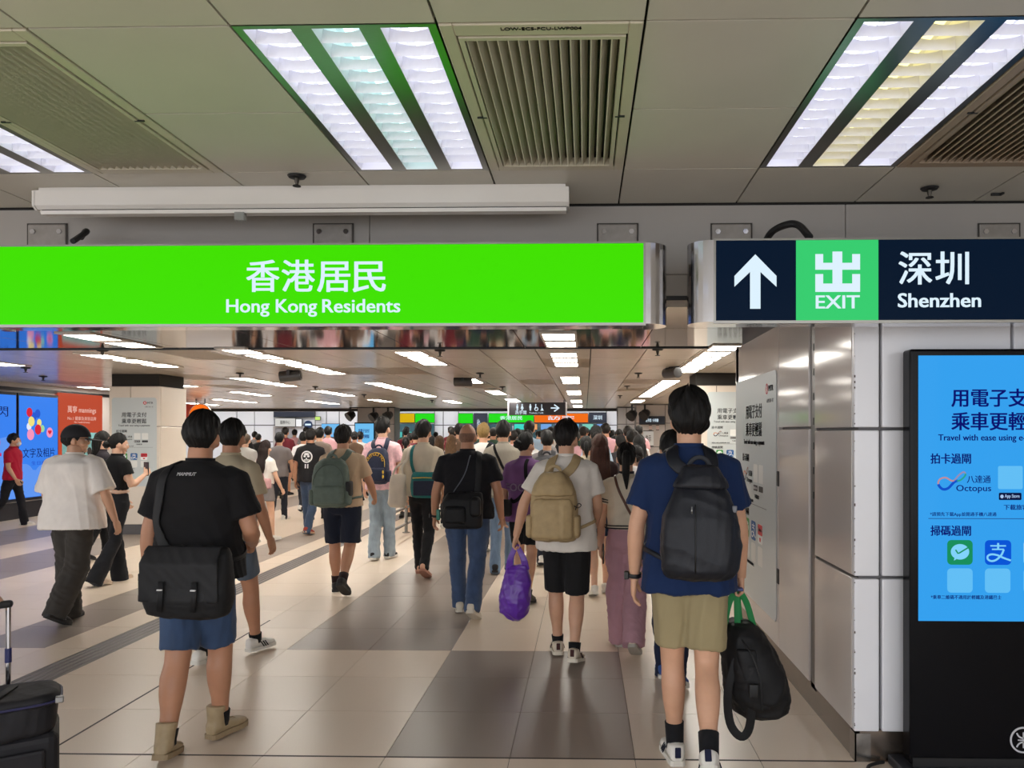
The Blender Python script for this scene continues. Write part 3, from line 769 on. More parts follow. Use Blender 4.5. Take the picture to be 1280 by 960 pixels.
SCR = dict(ink=glow('screen_ink', (12, 20, 110), 1.0), line=glow('screen_line', (38, 96, 160), 1.0), card=glow('screen_card', (98, 190, 245), 1.0), badge=glow('screen_badge', (6, 18, 60), 1),
           badge_ink=glow('screen_badge_ink', (170, 200, 240), 1), pale=glow('screen_pale', (128, 210, 250), 1.0), wgreen=glow('screen_green', (22, 142, 92), 1), ablue=glow('screen_blue', (4, 84, 214), 1), ured=glow('screen_red', (200, 30, 80), 1),
           loop=[glow('screen_loop_orange', (190, 140, 150), 1), glow('screen_loop_pink', (150, 140, 180), 1), glow('screen_loop_green', (40, 160, 140), 1), glow('screen_loop_blue', (10, 80, 200), 1)])
PRT = dict(ink=flat('print_ink', (42, 42, 52)), line=flat('print_line', (120, 124, 128)), card=flat('print_card', (226, 228, 226)), badge=flat('print_badge', (30, 30, 34)), badge_ink=flat('print_badge_ink', (220, 220, 222)), pale=flat('print_pale', (235, 238, 240)),
           wgreen=flat('print_green', (60, 150, 70)), ablue=flat('print_blue', (22, 92, 160)), ured=flat('print_red', (196, 32, 48)), two=True, bold=.010,
           loop=[flat('print_loop_orange', (226, 120, 40)), flat('print_loop_brown', (150, 70, 40)), flat('print_loop_grey', (110, 110, 110)), flat('print_loop_dark', (60, 62, 90))])
# ---- kiosk
KY = 3.50
ka, kb = at_y(1138, 436, KY), at_y(1354, 950, KY)
KW = kb.x - ka.x
ki = thing('information_kiosk', 'tall black kiosk with bright blue screen beside the white corner', 'kiosk', (ka.x, KY, 0), FACE_CAM)
M_kiosk = mat('kiosk_black_glass', (8, 8, 12), .16, spec=.12)
obj('body', MB().bbox(0, .05, -.09, KW, ka.z, -.002, .012, 3), M_kiosk, ki)
obj('base', MB().bbox(-.05, 0, -.14, KW + .05, .045, .05, .008, 2), mat('kiosk_base', (58, 60, 66), .4, metal=.4), ki)
obj('plinth', MB().box(.01, .04, -.085, KW - .01, .085, .004), M_black, ki)
kl = lambda x, y: (at_y(x, y, KY).x - ka.x, at_y(x, y, KY).z)
s0, s1 = kl(1148, 776), kl(1344, 444)
scr = plate(ki, 'screen', [(s0[0], s0[1]), (s1[0], s0[1]), (s1[0], s1[1]), (s0[0], s1[1])], -.001, .0015, glow('screen_field', (52, 160, 238), 1.0))
MATS['screen_field'].node_tree.nodes['Principled BSDF'].inputs['Roughness'].default_value = .06
prt = thing('screen_notice', None, None, (0, 0, .0015)); prt.parent = ki
notice(prt, s0[0], s1[1], 1.0, SCR)
lx, ly = kl(1279, 925)
M_logo_in2 = M_logo_in
plate(ki, 'emblem', circ(lx, ly, .060, 32), -.001, .001, mat('emblem_silver', (196, 196, 202), .35))
plate(ki, 'emblem_field', circ(lx, ly, .052, 32), .001, .0014, M_kiosk)
_li = M_logo_in; M_logo_in = MATS['emblem_silver']
mtr_logo(ki, lx, ly, .050, M_kiosk, .0014)
M_logo_in = _li
cable([(ka.x - .065, 3.42, .008), (ka.x - .10, 3.45, .008), (ka.x - .17, 3.52, .008), (ka.x - .16, 3.58, .008), (ka.x - .10, 3.62, .008), (ka.x - .07, 3.63, .008)], .008, 'thin black cable on the floor behind the kiosk foot')

# ---- pillar posters
M_post = flat('poster_paper', (196, 204, 206), .35)
def pillar_poster(loc, rot, Wp, Hp, s, label, tz):
    t = thing('payment_poster', label, 'poster', loc, rot, 'payment posters')
    plate(t, 'sheet', rrect(0, 0, Wp, Hp, .045), 0, .003, M_post)
    pr = thing('print', None, None, (0, 0, .003)); pr.parent = t
    tx0 = (Wp - .725 * s) / 2
    notice(pr, tx0, tz - loc[2] + 51 * K * s, s, PRT)
    mtr_logo(pr, Wp - .20 * s, Hp - .09 * s, .030 * s, MATS['print_red'])
    text(pr, 'MTR', Wp - .16 * s, Hp - .105 * s, .045 * s, PRT['ink'], .01, fit=.10 * s)
    text(pr, '心繫生活每一程', Wp - .20 * s, Hp - .165 * s, .022 * s, PRT['line'], 0, fit=.14 * s)
pl = at_y(140, 497, LPY)
pillar_poster((pl.x, LPY - .002, .75), FACE_CAM, at_y(196, 497, LPY).x - pl.x, pl.z - .75, .92, 'pale payment poster on the cream pillar near the blue advert screens', at_y(170, 518, LPY).z)
pl = at_y(884, 497, LPY)
pillar_poster((pl.x, LPY - .002, .75), FACE_CAM, .70, at_y(884, 490, LPY).z - .75, .92, 'pale payment poster on the cream pillar beyond the corner wall', at_y(890, 513, LPY).z)
pillar_poster((PXF - .002, ys[4] - .02, .30), FACE_AISLE, ys[4] - ys[3] - .06, 2.0 - .30, 1.28, 'pale payment poster on the aisle side of the white corner', 1.745)

# ================================================================== adverts along the shop wall (face to +X)
def wall_local(px0, px1, zb, zt):
    a_, b_ = at_x(px0, 600, SWX + .08), at_x(px1, 600, SWX + .08)
    return (SWX + .08, a_.y, zb), b_.y - a_.y, zt - zb
M_bez = mat('bezel_black', (16, 18, 30), .3)
M_sc1 = glow('advert_blue', (58, 130, 240), 1.0); M_sc1b = glow('advert_paleblue', (96, 150, 240), 1.0)
def advert(px0, px1, label, kind):
    loc, Wd, Hd = wall_local(px0, px1, .38, 2.27)
    t = thing('advert_screen', label, 'advert screen', loc, FACE_EAST)
    obj('bezel', MB().box(-.022, -.05, -.06, Wd + .022, Hd + .05, -.004), M_bez, t)
    plate(t, 'screen', [(0, 0), (Wd, 0), (Wd, Hd), (0, Hd)], -.004, .002, M_sc1)
    if kind == 2:
        # soft pale cloud band, balloons and handwriting
        for (cx, cy, r) in ((.12, .20, .25), (.35, .12, .28), (.62, .18, .26), (.85, .14, .22)):
            pl_ = [(min(Wd - .01, max(.01, x)), min(Hd - .01, max(.01, y))) for x, y in circ(Wd * cx, Hd * cy, Wd * r)]
            plate(t, 'cloud', pl_, .002, .003, M_sc1b)
        cols = {'r': (215, 40, 60), 'b': (40, 90, 210), 'y': (240, 225, 130), 'p': (245, 150, 190), 'g': (160, 215, 160), 'w': (230, 235, 250)}
        for cx, cy, r, c in ((.25, .84, .075, 'r'), (.36, .80, .07, 'b'), (.46, .83, .07, 'b'), (.30, .75, .08, 'y'), (.24, .70, .06, 'w'), (.50, .74, .06, 'y'), (.58, .68, .06, 'g'), (.47, .67, .085, 'r'), (.28, .62, .09, 'p'), (.78, .64, .085, 'p')):
            plate(t, 'balloon', circ(Wd * cx, Hd * cy, Wd * r, 20, Wd * r * 1.15), .003, .0036 + .0006 * r, glow('balloon_' + c, cols[c], 1.0))
        hx, hy, hr = Wd * .78, Hd * .645, Wd * .05
        heart = [(hx + hr * 16 * math.sin(q) ** 3 / 16, hy + hr * (13 * math.cos(q) - 5 * math.cos(2 * q) - 2 * math.cos(3 * q) - math.cos(4 * q)) / 16) for q in np.linspace(0, 2 * PI, 28, endpoint=False)]
        plate(t, 'heart', heart[::-1], .004, .005, glow('balloon_r', cols['r'], 1))
        text(t, '文字及相片', Wd * .08, Hd * .40, .19, glow('advert_ink', (14, 20, 90), 1), .0, z=.004, fit=Wd * .84)
        text(t, '生日祝福', Wd * .30, Hd * .32, .08, glow('advert_ink2', (40, 80, 200), 1), .0, z=.004, fit=Wd * .5)
    else:
        plate(t, 'cloud', [(.01, .01), (Wd - .01, .01), (Wd - .01, Hd * .62), (.01, Hd * .52)], .002, .003, M_sc1b)
        text(t, '最放閃', Wd * .02, Hd * .80, .20, glow('advert_ink', (14, 20, 90), 1), .0, z=.004, fit=Wd * .80)
        text(t, '2', Wd * .45, Hd * .42, .50, glow('advert_magenta', (200, 40, 110), 1), .02, z=.004)
        text(t, '文字', Wd * .30, Hd * .30, .14, glow('advert_ink', (14, 20, 90), 1), .0, z=.004)
advert(-40, 20, 'blue advert screen with a large magenta numeral two', 1)
advert(24, 72, 'blue advert screen with balloons and handwritten Chinese lettering', 2)
obj('wall_base', MB().box(SWX, 9, 0, SWX + .02, 17.2, .30), M_bez, sw)
obj('wall_rail', MB().box(SWX, 4.0, 2.36, SWX + .03, 17.2, 2.42), M_black, sw)
loc, Wd, Hd = wall_local(74, 128, .30, 2.38)
t = thing('shop_poster', 'orange shop front poster with white lettering above a teal picture', 'poster', loc, FACE_EAST)
plate(t, 'sheet', [(0, 0), (Wd, 0), (Wd, Hd), (0, Hd)], -.04, .0, glow('poster_orange', (192, 78, 52), .95))
plate(t, 'picture', [(.08, .08), (Wd - .08, .08), (Wd - .08, Hd * .62), (.08, Hd * .62)], 0, .003, mat('poster_teal', (120, 180, 185), .5))
wt = glow('poster_letter', (245, 190, 175), .9)
text(t, '萬寧 mannings', Wd * .18, Hd * .82, .15, wt, .01, z=.002, fit=Wd * .66)
text(t, 'No.1 健康及美容品牌', Wd * .18, Hd * .745, .085, wt, 0, z=.002, fit=Wd * .66)
text(t, 'No.1 health & beauty', Wd * .33, Hd * .715, .05, wt, 0, z=.002, fit=Wd * .36)
text(t, ',', Wd * .80, Hd * .50, .75, MATS['poster_orange'], .05, z=.006)
for i, (fx_, hh, cc) in enumerate(((.35, .46, (40, 34, 40)), (.52, .44, (190, 120, 130)), (.68, .43, (44, 36, 40)))):
    plate(t, 'pictured_figure', rrect(Wd * (fx_ - .10), .1, Wd * (fx_ + .10), Hd * (hh - .08), .06), .003, .005, mat('pic_cloth%d' % i, cc, .6))
    plate(t, 'pictured_head', circ(Wd * fx_, Hd * hh, .075, 16, .09), .003, .006, mat('pic_hair%d' % i, (40, 30, 28), .6))

# ---- orange round sign on the hall ceiling beyond the pillar
p = at_y(250, 519, 20)
t = thing('round_sign', 'round orange lit sign hanging beyond the cream pillar', 'sign', (p.x, 20, p.z), FACE_CAM)
plate(t, 'disc', circ(0, 0, .29, 32), -.06, 0, glow('disc_orange', (238, 110, 30), 1.1))
plate(t, 'rim', circ(0, 0, .31, 32), -.05, -.01, MATS['emblem_silver'])
plate(t, 'band', [(-.2, -.06), (.2, -.06), (.2, .06), (-.2, .06)], .0005, .003, glow('disc_white', (255, 225, 190), 1))
for x in (-.12, .12): obj('hanger', MB().box(x - .01, .25, -.04, x + .01, HZ - p.z, -.02), M_black, t)
tag(obj('kiosk_sign', MB().box(-.5, -.1, -.2, .25, .1, .2), mat('red_sign', (200, 70, 50), .5), None, at_y(240, 514, 22)), 'plain red shop sign box beyond the cream pillar', 'sign')

# ================================================================== hanging toilet and lift sign
HY_ = 21.0
a, b = at_y(636, 519, HY_), at_y(707, 503, HY_)
t = thing('direction_sign', 'dark hanging sign with white toilet and lift symbols and arrow', 'sign', (a.x, HY_, a.z), FACE_CAM)
Wd, Hd = b.x - a.x, b.z - a.z
obj('casing', MB().bbox(0, 0, -.14, Wd, Hd, 0, .01, 1), mat('sign_dark', (34, 30, 36), .4), t)
for x in (-.035, Wd - .005): obj('end_cap', MB().box(x, -.02, -.15, x + .04, Hd + .02, .01), MATS['emblem_silver'], t)
for x in (.05, Wd - .05): obj('hanger', MB().box(x - .012, Hd, -.08, x + .012, HZ - a.z, -.06), M_black, t)
def sym(fn, name): obj(name, fn, M_signtxt, t)
def man(cx, y0, h, skirt=False):
    m = MB().prism(circ(cx, y0 + h * .88, h * .11, 12), .001, .004)
    if skirt: m.prism([(cx - h * .24, y0 + h * .3), (cx + h * .24, y0 + h * .3), (cx + h * .08, y0 + h * .75), (cx - h * .08, y0 + h * .75)], .001, .004)
    else: m.box(cx - h * .15, y0 + h * .35, .001, cx + h * .15, y0 + h * .75, .004)
    return m.box(cx - h * .11, y0, .001, cx - h * .02, y0 + h * .4, .004).box(cx + h * .02, y0, .001, cx + h * .11, y0 + h * .4, .004)
y0, h_ = Hd * .36, Hd * .52
sym(man(Wd * .15, y0, h_), 'man_symbol'); sym(man(Wd * .235, y0, h_, True), 'woman_symbol')
sym(man(Wd * .38, y0, h_, False), 'baby_room_symbol')
wc = MB().prism(circ(Wd * .475, y0 + h_ * .88, h_ * .1, 12), .001, .004).box(Wd * .468, y0 + h_ * .3, .001, Wd * .482, y0 + h_ * .78, .004)
q = stroke(circ(Wd * .485, y0 + h_ * .25, h_ * .25, 20), h_ * .1, .001, .004, True); wc.add(q.arr(), q.f); sym(wc, 'wheelchair_symbol')
sym(MB().box(Wd * .575, y0, .001, Wd * .585, y0 + h_ * .95, .004).prism([(Wd * .555, y0), (Wd * .615, y0), (Wd * .590, y0 + h_ * .4)], .001, .004), 'lift_symbol')
q = stroke([(Wd * .74, Hd * .56), (Wd * .87, Hd * .56)], Hd * .10, .001, .004)
q2 = stroke([(Wd * .80, Hd * .82), (Wd * .885, Hd * .56), (Wd * .80, Hd * .30)], Hd * .10, .001, .004); q.add(q2.arr(), q2.f); sym(q, 'arrow')
text(t, '洗手間', Wd * .11, Hd * .10, .11, M_signtxt, .01, z=.002, fit=Wd * .2)
text(t, 'Toilets / Lift', Wd * .36, Hd * .12, .06, M_signtxt, 0, z=.002, fit=Wd * .25)

# ================================================================== far counters, boards and screens
def far_board(px0, py0, px1, py1, Y, m, name, label, cat, depth=.12, txt=None, tm=None, group=None):
    a_, b_ = at_y(px0, py1, Y), at_y(px1, py0, Y)
    t_ = thing(name, label, cat, (a_.x, Y, a_.z), FACE_CAM, group)
    w_, h__ = b_.x - a_.x, b_.z - a_.z
    obj('casing', MB().box(.001, -.02, -depth, w_ - .001, h__ + .02, -.005), M_black, t_)
    plate(t_, 'face', [(0, 0), (w_, 0), (w_, h__), (0, h__)], -.005, .004, m)
    if txt: text(t_, txt, w_ / 2, h__ * .32, h__ * .5, tm or M_signtxt, .01, 'CENTER', z=.006, fit=w_ * .5)
    return t_
FB = FARY - .25
M_oran = glow('sign_orange', (240, 110, 25), 1.0); M_fgreen = glow('far_green', (40, 220, 30), 1.0); M_yell = glow('far_yellow', (220, 180, 20), .95)
M_fnavy = mat('board_navy', (24, 32, 52), .4)
far_board(493, 517, 518, 528, FB, M_yell, 'counter_sign', 'yellow lit sign over the far counters beside a green one', 'sign')
far_board(519, 517, 543, 528, FB, M_fgreen, 'counter_sign', 'green lit sign over the far counters beside the yellow one', 'sign')
far_board(573, 517, 591, 529, FB, M_fgreen, 'counter_sign', 'short green lit sign beside the tall navy board', 'sign')
far_board(592, 517, 609, 543, FB - .3, M_fnavy, 'notice_board', 'tall navy board between green signs over the far counters', 'notice board', txt='出境 Departure')
far_board(611, 517, 667, 528, FB, M_fgreen, 'counter_sign', 'long green lit sign with white lettering over far counters', 'sign', txt='香港居民')
far_board(668, 517, 735, 528, FB, M_oran, 'counter_sign', 'long orange lit sign over the far counters', 'sign', txt='訪客')
far_board(736, 516, 758, 528, FB, M_fnavy, 'counter_sign', 'dark sign with pale lettering beside the orange one', 'sign', txt='深圳')
for i, (x0, x1, c) in enumerate(((643, 658, (70, 225, 205)), (659, 672, (240, 170, 110)), (676, 690, (120, 170, 230)), (694, 707, (170, 150, 220)), (712, 724, (120, 190, 230)), (728, 742, (130, 210, 190)), (746, 756, (120, 160, 220)))):
    far_board(x0, 530, x1 - .6, 537, FB - .45, glow('gate_screen%d' % i, c, .9), 'gate_screen', '%s lit screen in the row above the far gates' % ('teal', 'peach', 'blue', 'violet', 'pale blue', 'mint', 'steel blue')[i], 'screen', group='screens above the far gates')
far_board(342, 511, 393, 521, FB, M_fnavy, 'display_board', 'long dark display board high on the far wall', 'display board')
far_board(344, 523, 369, 533, FB, glow('lightbox', (228, 226, 220), .8), 'light_box', 'white light box with grey lettering below the dark board', 'light box', txt='服務中心', tm=PRT['line'])
far_board(370, 524, 377, 533, FB, glow('lightbox2', (245, 245, 245), 1.0), 'light_box', 'small bright light box beside the lettered one', 'light box')
far_board(394, 521, 400, 525, FB, glow('exit_small', (200, 235, 120), 1.0), 'exit_sign', 'small pale green exit sign on the far wall', 'sign')
p = at_y(385, 531, FB)
t = thing('round_sign', 'round navy sign with white band on the far wall', 'sign', (p.x, FB, p.z), FACE_CAM)
plate(t, 'disc', circ(0, 0, .19, 24), -.05, 0, mat('disc_navy', (20, 50, 90), .4)); plate(t, 'band', [(-.13, -.03), (.13, -.03), (.13, .05), (-.13, .05)], .0005, .004, M_signtxt)
for x0, x1, lab in ((344, 366, 'grey steel door under the lettered light box'), (402, 423, 'pale glazed door beside the grey pillar')):
    a, b = at_y(x0, 590, FARY - .06), at_y(x1, 535, FARY - .06)
    t = thing('door_1', None, None, (a.x, FARY - .06, 0), FACE_CAM, kind='structure'); t['label'] = lab
    w_ = b.x - a.x
    obj('leaf', MB().box(0, 0, -.04, w_, b.z, 0), mat('door_grey', (150, 148, 150), .35), t)
    obj('frame', MB().box(-.08, 0, -.05, 0, b.z + .08, .03).box(w_, 0, -.05, w_ + .08, b.z + .08, .03).box(0, b.z, -.05, w_, b.z + .08, .03), M_greywall, t)
far_board(402, 530, 424, 546, FB + .1, glow('far_screen', (120, 195, 250), .9), 'wall_screen', 'pale blue wall screen above the far crowd', 'screen')
# counters: low fronts with glass booths
for i, (x0, x1) in enumerate(((495, 542), (575, 640), (642, 700), (702, 757))):
    a, b = at_y(x0, 560, FB - .2), at_y(x1, 560, FB - .2)
    t = thing('ticket_counter', 'dark glazed counter under the %s' % ('yellow and green signs', 'green signs and navy board', 'teal screen', 'orange sign')[i], 'counter', (a.x, FB - .2, 0), FACE_CAM)
    w_ = b.x - a.x
    obj('front', MB().box(0, 0, -.2, w_, 1.1, 0), mat('counter_front', (70, 84, 100), .4), t)
    obj('worktop', MB().box(-.03, 1.1, -.22, w_ + .03, 1.15, .06), M_white, t)
    obj('booth_glass', MB().box(0, 1.15, -.12, w_, 2.0, -.10), mat('booth_glass', (60, 100, 110), .1, alpha=.8), t)
    for q in range(4):
        obj('monitor', MB().box(w_ * (q + .3) / 4, 1.4, -.09, w_ * (q + .6) / 4, 1.65, -.05), glow('monitor', (90, 200, 190), .8), t)
# grey pillar, white pillars
for x0, x1, Y, m, lab in ((447, 493, 26.5, M_greywall, 'grey far pillar carrying black spotlights'), (772, 794, 26.5, M_farwall, 'white far pillar beside the notice wall'), (795, 868, 24.0, mat('right_far_wall', (196, 188, 184), .35), 'pale far wall with notices')):
    a, b = at_y(x0, 560, Y), at_y(x1, 560, Y)
    t = tag(obj('pillar' if x1 < 795 else 'wall_notice', MB().box(a.x, Y, 0, b.x, Y + .8, HZ), M_joint), lab, None, None, 'structure')
    n = 2
    for i in range(n):
        for z0, z1 in ((.05, 1.15), (1.15, 1.9), (1.9, 2.48)):
            xa, xb = a.x + (b.x - a.x) * i / n, a.x + (b.x - a.x) * (i + 1) / n
            obj('pillar_panel', MB().box(xa + .01, Y - .02, z0 + .01, xb - .01, Y, z1 - .01), m, t)
far_board(799, 521, 831, 530, 23.9, M_fnavy, 'direction_sign', 'dark direction sign on the pale far wall', 'sign', depth=.06, txt='洗手間 / 升降機')
far_board(804, 539, 817, 557, 23.95, flat('notice_paper', (222, 226, 230)), 'notice_poster', 'white printed notice on the pale far wall', 'poster', depth=.02, txt='告示', tm=PRT['ink'])
for x0 in (811, 820):
    far_board(x0, 532, x0 + 4, 537, 23.95, flat('notice_pink', (214, 190, 184)), 'safety_notice', 'small pinkish notice on the pale far wall', 'notice', depth=.02, group='small pinkish notices')
def spot(px, py, Y, rz, label):
    p = at_y(px, py, Y)
    t = thing('spotlight', label, 'spotlight', (p.x, Y, HZ - .02 if Y < 28 else p.z + .3), group='black spotlights under the far beam')
    dz = p.z - t.location.z
    obj('bracket', MB().box(-.03, -.03, dz, .03, .03, 0).box(-.03, -.03, -.03, .25, .03, 0), M_black, t)
    obj('lamp_head', MB().tube([(-.06, -.08, dz - .08), (.02, .0, dz), (.09, .09, dz + .04)], [.17, .15, .10], 14), M_black, t)
for px, py, lab in ((438, 519, 'black spotlight on a bracket beside the grey far pillar'), (467, 520, 'black spotlight in the middle of the grey far pillar'), (485, 519, 'black spotlight at the edge of the grey far pillar'), (790, 518, 'black spotlight beside the white far pillar'), (806, 517, 'black spotlight above the pale notice wall')):
    spot(px, py, 25.8 if px < 500 else 23.4, 0, lab)
# standing kiosk far off
Y = 19.0
a, b = at_y(443, 575, Y), at_y(468, 528, Y)
t = thing('information_kiosk', 'slim kiosk with a pale blue screen among the far crowd', 'kiosk', (a.x, Y, 0), FACE_CAM)
obj('body', MB().bbox(0, .04, -.1, b.x - a.x, b.z, 0, .01, 2), M_kiosk, t)
obj('base', MB().box(-.05, 0, -.15, b.x - a.x + .05, .04, .06), M_black, t)
plate(t, 'screen', [(.02, .75), (b.x - a.x - .02, .75), (b.x - a.x - .02, b.z - .03), (.02, b.z - .03)], 0, .002, glow('kiosk_far', (110, 190, 240), 1.0))
text(t, '用電子支付', .10, b.z - .25, .10, SCR['ink'], .02, z=.003, fit=(b.x - a.x) * .55)
text(t, '乘車更輕鬆', .10, b.z - .39, .10, SCR['ink'], .02, z=.003, fit=(b.x - a.x) * .55)

# ---- stainless queue rail
p = at_z(484, 679)
t = thing('queue_rail', 'low stainless queue rail beside the walking crowd', 'railing', (p.x, p.y, 0))
for i in range(5): obj('post', MB().tube([(0, i * 1.15, 0), (0, i * 1.15, .86)], .025, 12), M_brush, t)
for z in (.14, .40, .86): obj('rail', MB().tube([(0, -.03, z), (0, 4.63, z)], .022, 10), M_brush, t)
for i in range(5): obj('foot_plate', MB().tube([(0, i * 1.15, 0), (0, i * 1.15, .012)], .06, 14), M_brush, t)
# ================================================================== people
def smooth01(x, a, b):
    t = np.clip((x - a) / (b - a), 0, 1); return t * t * (3 - 2 * t)
def unit(v):
    v = np.asarray(v, float); return v / (np.linalg.norm(v) + 1e-12)
def superring(c, rx, ry, m=28, e=2.4, ax=(1, 0, 0), ay=(0, 1, 0)):
    th = np.linspace(0, 2 * PI, m, endpoint=False); C, S = np.cos(th), np.sin(th)
    x = np.sign(C) * np.abs(C) ** (2 / e) * rx; y = np.sign(S) * np.abs(S) ** (2 / e) * ry
    return np.array(c) + x[:, None] * np.array(ax) + y[:, None] * np.array(ay)
SKIN = {}
def skin(tone):
    cols = {'fair': (222, 176, 148), 'mid': (206, 158, 128), 'tan': (186, 134, 104), 'dark': (158, 106, 80)}
    return mat('skin_' + tone, cols[tone], .5, var=.05, scale=14, bump=.02, bscale=90, sss=.08)
def cloth(col, rough=.85, kind='knit'):
    nm = '%s_%d_%d_%d' % ((kind,) + tuple(col))
    if kind == 'denim': return mat(nm, col, .8, var=.22, scale=16, bump=.12, bscale=420, stretch=(1, 1, .35), sheen=.1)
    if kind == 'leather': return mat(nm, col, .46, spec=.3, var=.1, scale=20, bump=.10, bscale=90)
    if kind == 'nylon': return mat(nm, col, .6, spec=.3, var=.08, scale=24, bump=.06, bscale=300)
    return mat(nm, col, rough, var=.05, scale=10, bump=.05, bscale=420, sheen=.04, spec=.25)
def hair_mat(c): return mat('hair_%d_%d_%d' % c, tuple(int(q * .72) for q in c), .55, spec=.3, var=.35, scale=26, bump=.5, bscale=70, stretch=(6, 6, .6))

# ---- canonical head (centre at origin, y forward) and hands, made once
def _head():
    th = np.linspace(0, 2 * PI, 40, endpoint=False); rings = []
    for ph in np.linspace(-PI / 2 + .06, PI / 2 - .06, 28):
        u = np.stack([np.cos(th) * math.cos(ph), np.sin(th) * math.cos(ph), np.full(40, math.sin(ph))], 1)
        p = u * np.array([.076, .096, .116])
        s = smooth01(-p[:, 2], .0, .116)
        p[:, 0] *= 1 - .30 * s
        p[:, 1] = np.where(p[:, 1] < 0, p[:, 1] * (1 - .42 * s), p[:, 1] * (1 - .10 * s))
        p[:, 1] -= np.where(u[:, 2] > -.2, .006, 0) * (1 - s)
        rings.append(p)
    m = MB().loft(rings)
    m.ell((0, .092, -.022), (.014, .020, .026), 10, 8); m.ell((0, .090, .004), (.010, .012, .030), 10, 8)
    m.ell((0, .076, .022), (.048, .014, .010), 12, 8)
    m.ell((0, .080, -.062), (.024, .013, .007), 12, 8); m.ell((0, .079, -.071), (.021, .013, .007), 12, 8)
    m.ell((0, .066, -.098), (.026, .020, .018), 12, 8)
    for s in (-1, 1):
        m.ell((s * .045, .058, -.03), (.022, .022, .022), 10, 8)
        m.ell((s * .078, -.006, -.014), (.009, .020, .032), 12, 8, Euler((.1, 0, -s * .35)).to_matrix())
    return remesh(m, .0064, 3)
HEAD = _head()
def _hand(curl, spread=1.0):
    """right hand hanging down: fingers to -Z, palm looks to -X, thumb forward +Y"""
    m = MB()
    rings = []
    for z, w, t in ((.012, .024, .018), (-.01, .028, .018), (-.035, .037, .0165), (-.065, .041, .0155), (-.088, .040, .013), (-.096, .036, .009)):
        rings.append(superring((0, .002, z), t, w, 16, 2.6))
    m.loft(rings[::-1])
    for i, (y, L, r) in enumerate(((.031, .072, .0088), (.0105, .080, .0092), (-.0105, .075, .0088), (-.0305, .058, .0078))):
        a = curl * (1 + .10 * i); p = np.array((0, y, -.082)); pts = [p.copy()]; ang = a * .45
        for seg, fr in enumerate((.46, .31, .25)):
            d = np.array((-math.sin(ang), (y * 1.2) * spread * (1 - min(1, curl)), -math.cos(ang))); p = p + unit(d) * L * fr; pts.append(p.copy()); ang += a * (1.0 if seg == 0 else .7)
        pts = np.array(pts); tip = pts[-1] + (pts[-1] - pts[-2]) * .12
        m.tube(np.vstack([spline(pts, 3), tip]), np.concatenate([np.linspace(r * 1.05, r * .86, 10), [r * .45]]), 10, ref=(0, 1, 0))
    b = np.array((-.006, .026, -.022))
    tp = np.array([b, b + (-.006, .022, -.024), b + (-.014 - .012 * curl, .034 - .006 * curl, -.050), b + (-.020 - .026 * curl, .036 - .022 * curl, -.072)])
    m.tube(np.vstack([spline(tp, 3), tp[-1] + (tp[-1] - tp[-2]) * .12]), np.concatenate([np.linspace(.0135, .0088, 10), [.005]]), 10, ref=(1, 0, 0))
    return remesh(m, .0047, 2)
HANDS = {}
def hand(curl):
    k = round(curl, 1)
    if k not in HANDS: HANDS[k] = _hand(k)
    return HANDS[k]
EYE = MB().ell((0, 0, 0), (.0125, .0125, .0125), 12, 8).mesh('eye', True); EYE.materials.append(mat('eye_white', (225, 220, 214), .2))
IRIS = MB().tube([(0, .0100, 0), (0, .0128, 0)], [.0062, .0045], 12).mesh('iris', True); IRIS.materials.append(mat('iris_brown', (34, 22, 16), .2))

TORSO = [(.84, .135, .10, 0), (.90, .160, .115, -.005), (.96, .160, .110, -.005), (1.04, .140, .095, 0), (1.12, .138, .095, .004), (1.22, .150, .100, .004), (1.30, .158, .102, 0), (1.37, .150, .088, -.006), (1.42, .110, .068, -.01), (1.45, .065, .058, -.008)]
SHIRT = [(1.482, .060, .060, -.006), (1.466, .080, .070, -.008), (1.448, .115, .080, -.010), (1.425, .150, .092, -.012), (1.39, .176, .106, -.010), (1.33, .182, .118, -.004), (1.24, .176, .120, 0), (1.14, .170, .118, .002), (1.04, .172, .120, .002), (.96, .180, .127, 0), (.88, .186, .131, 0), (.80, .190, .134, 0)]

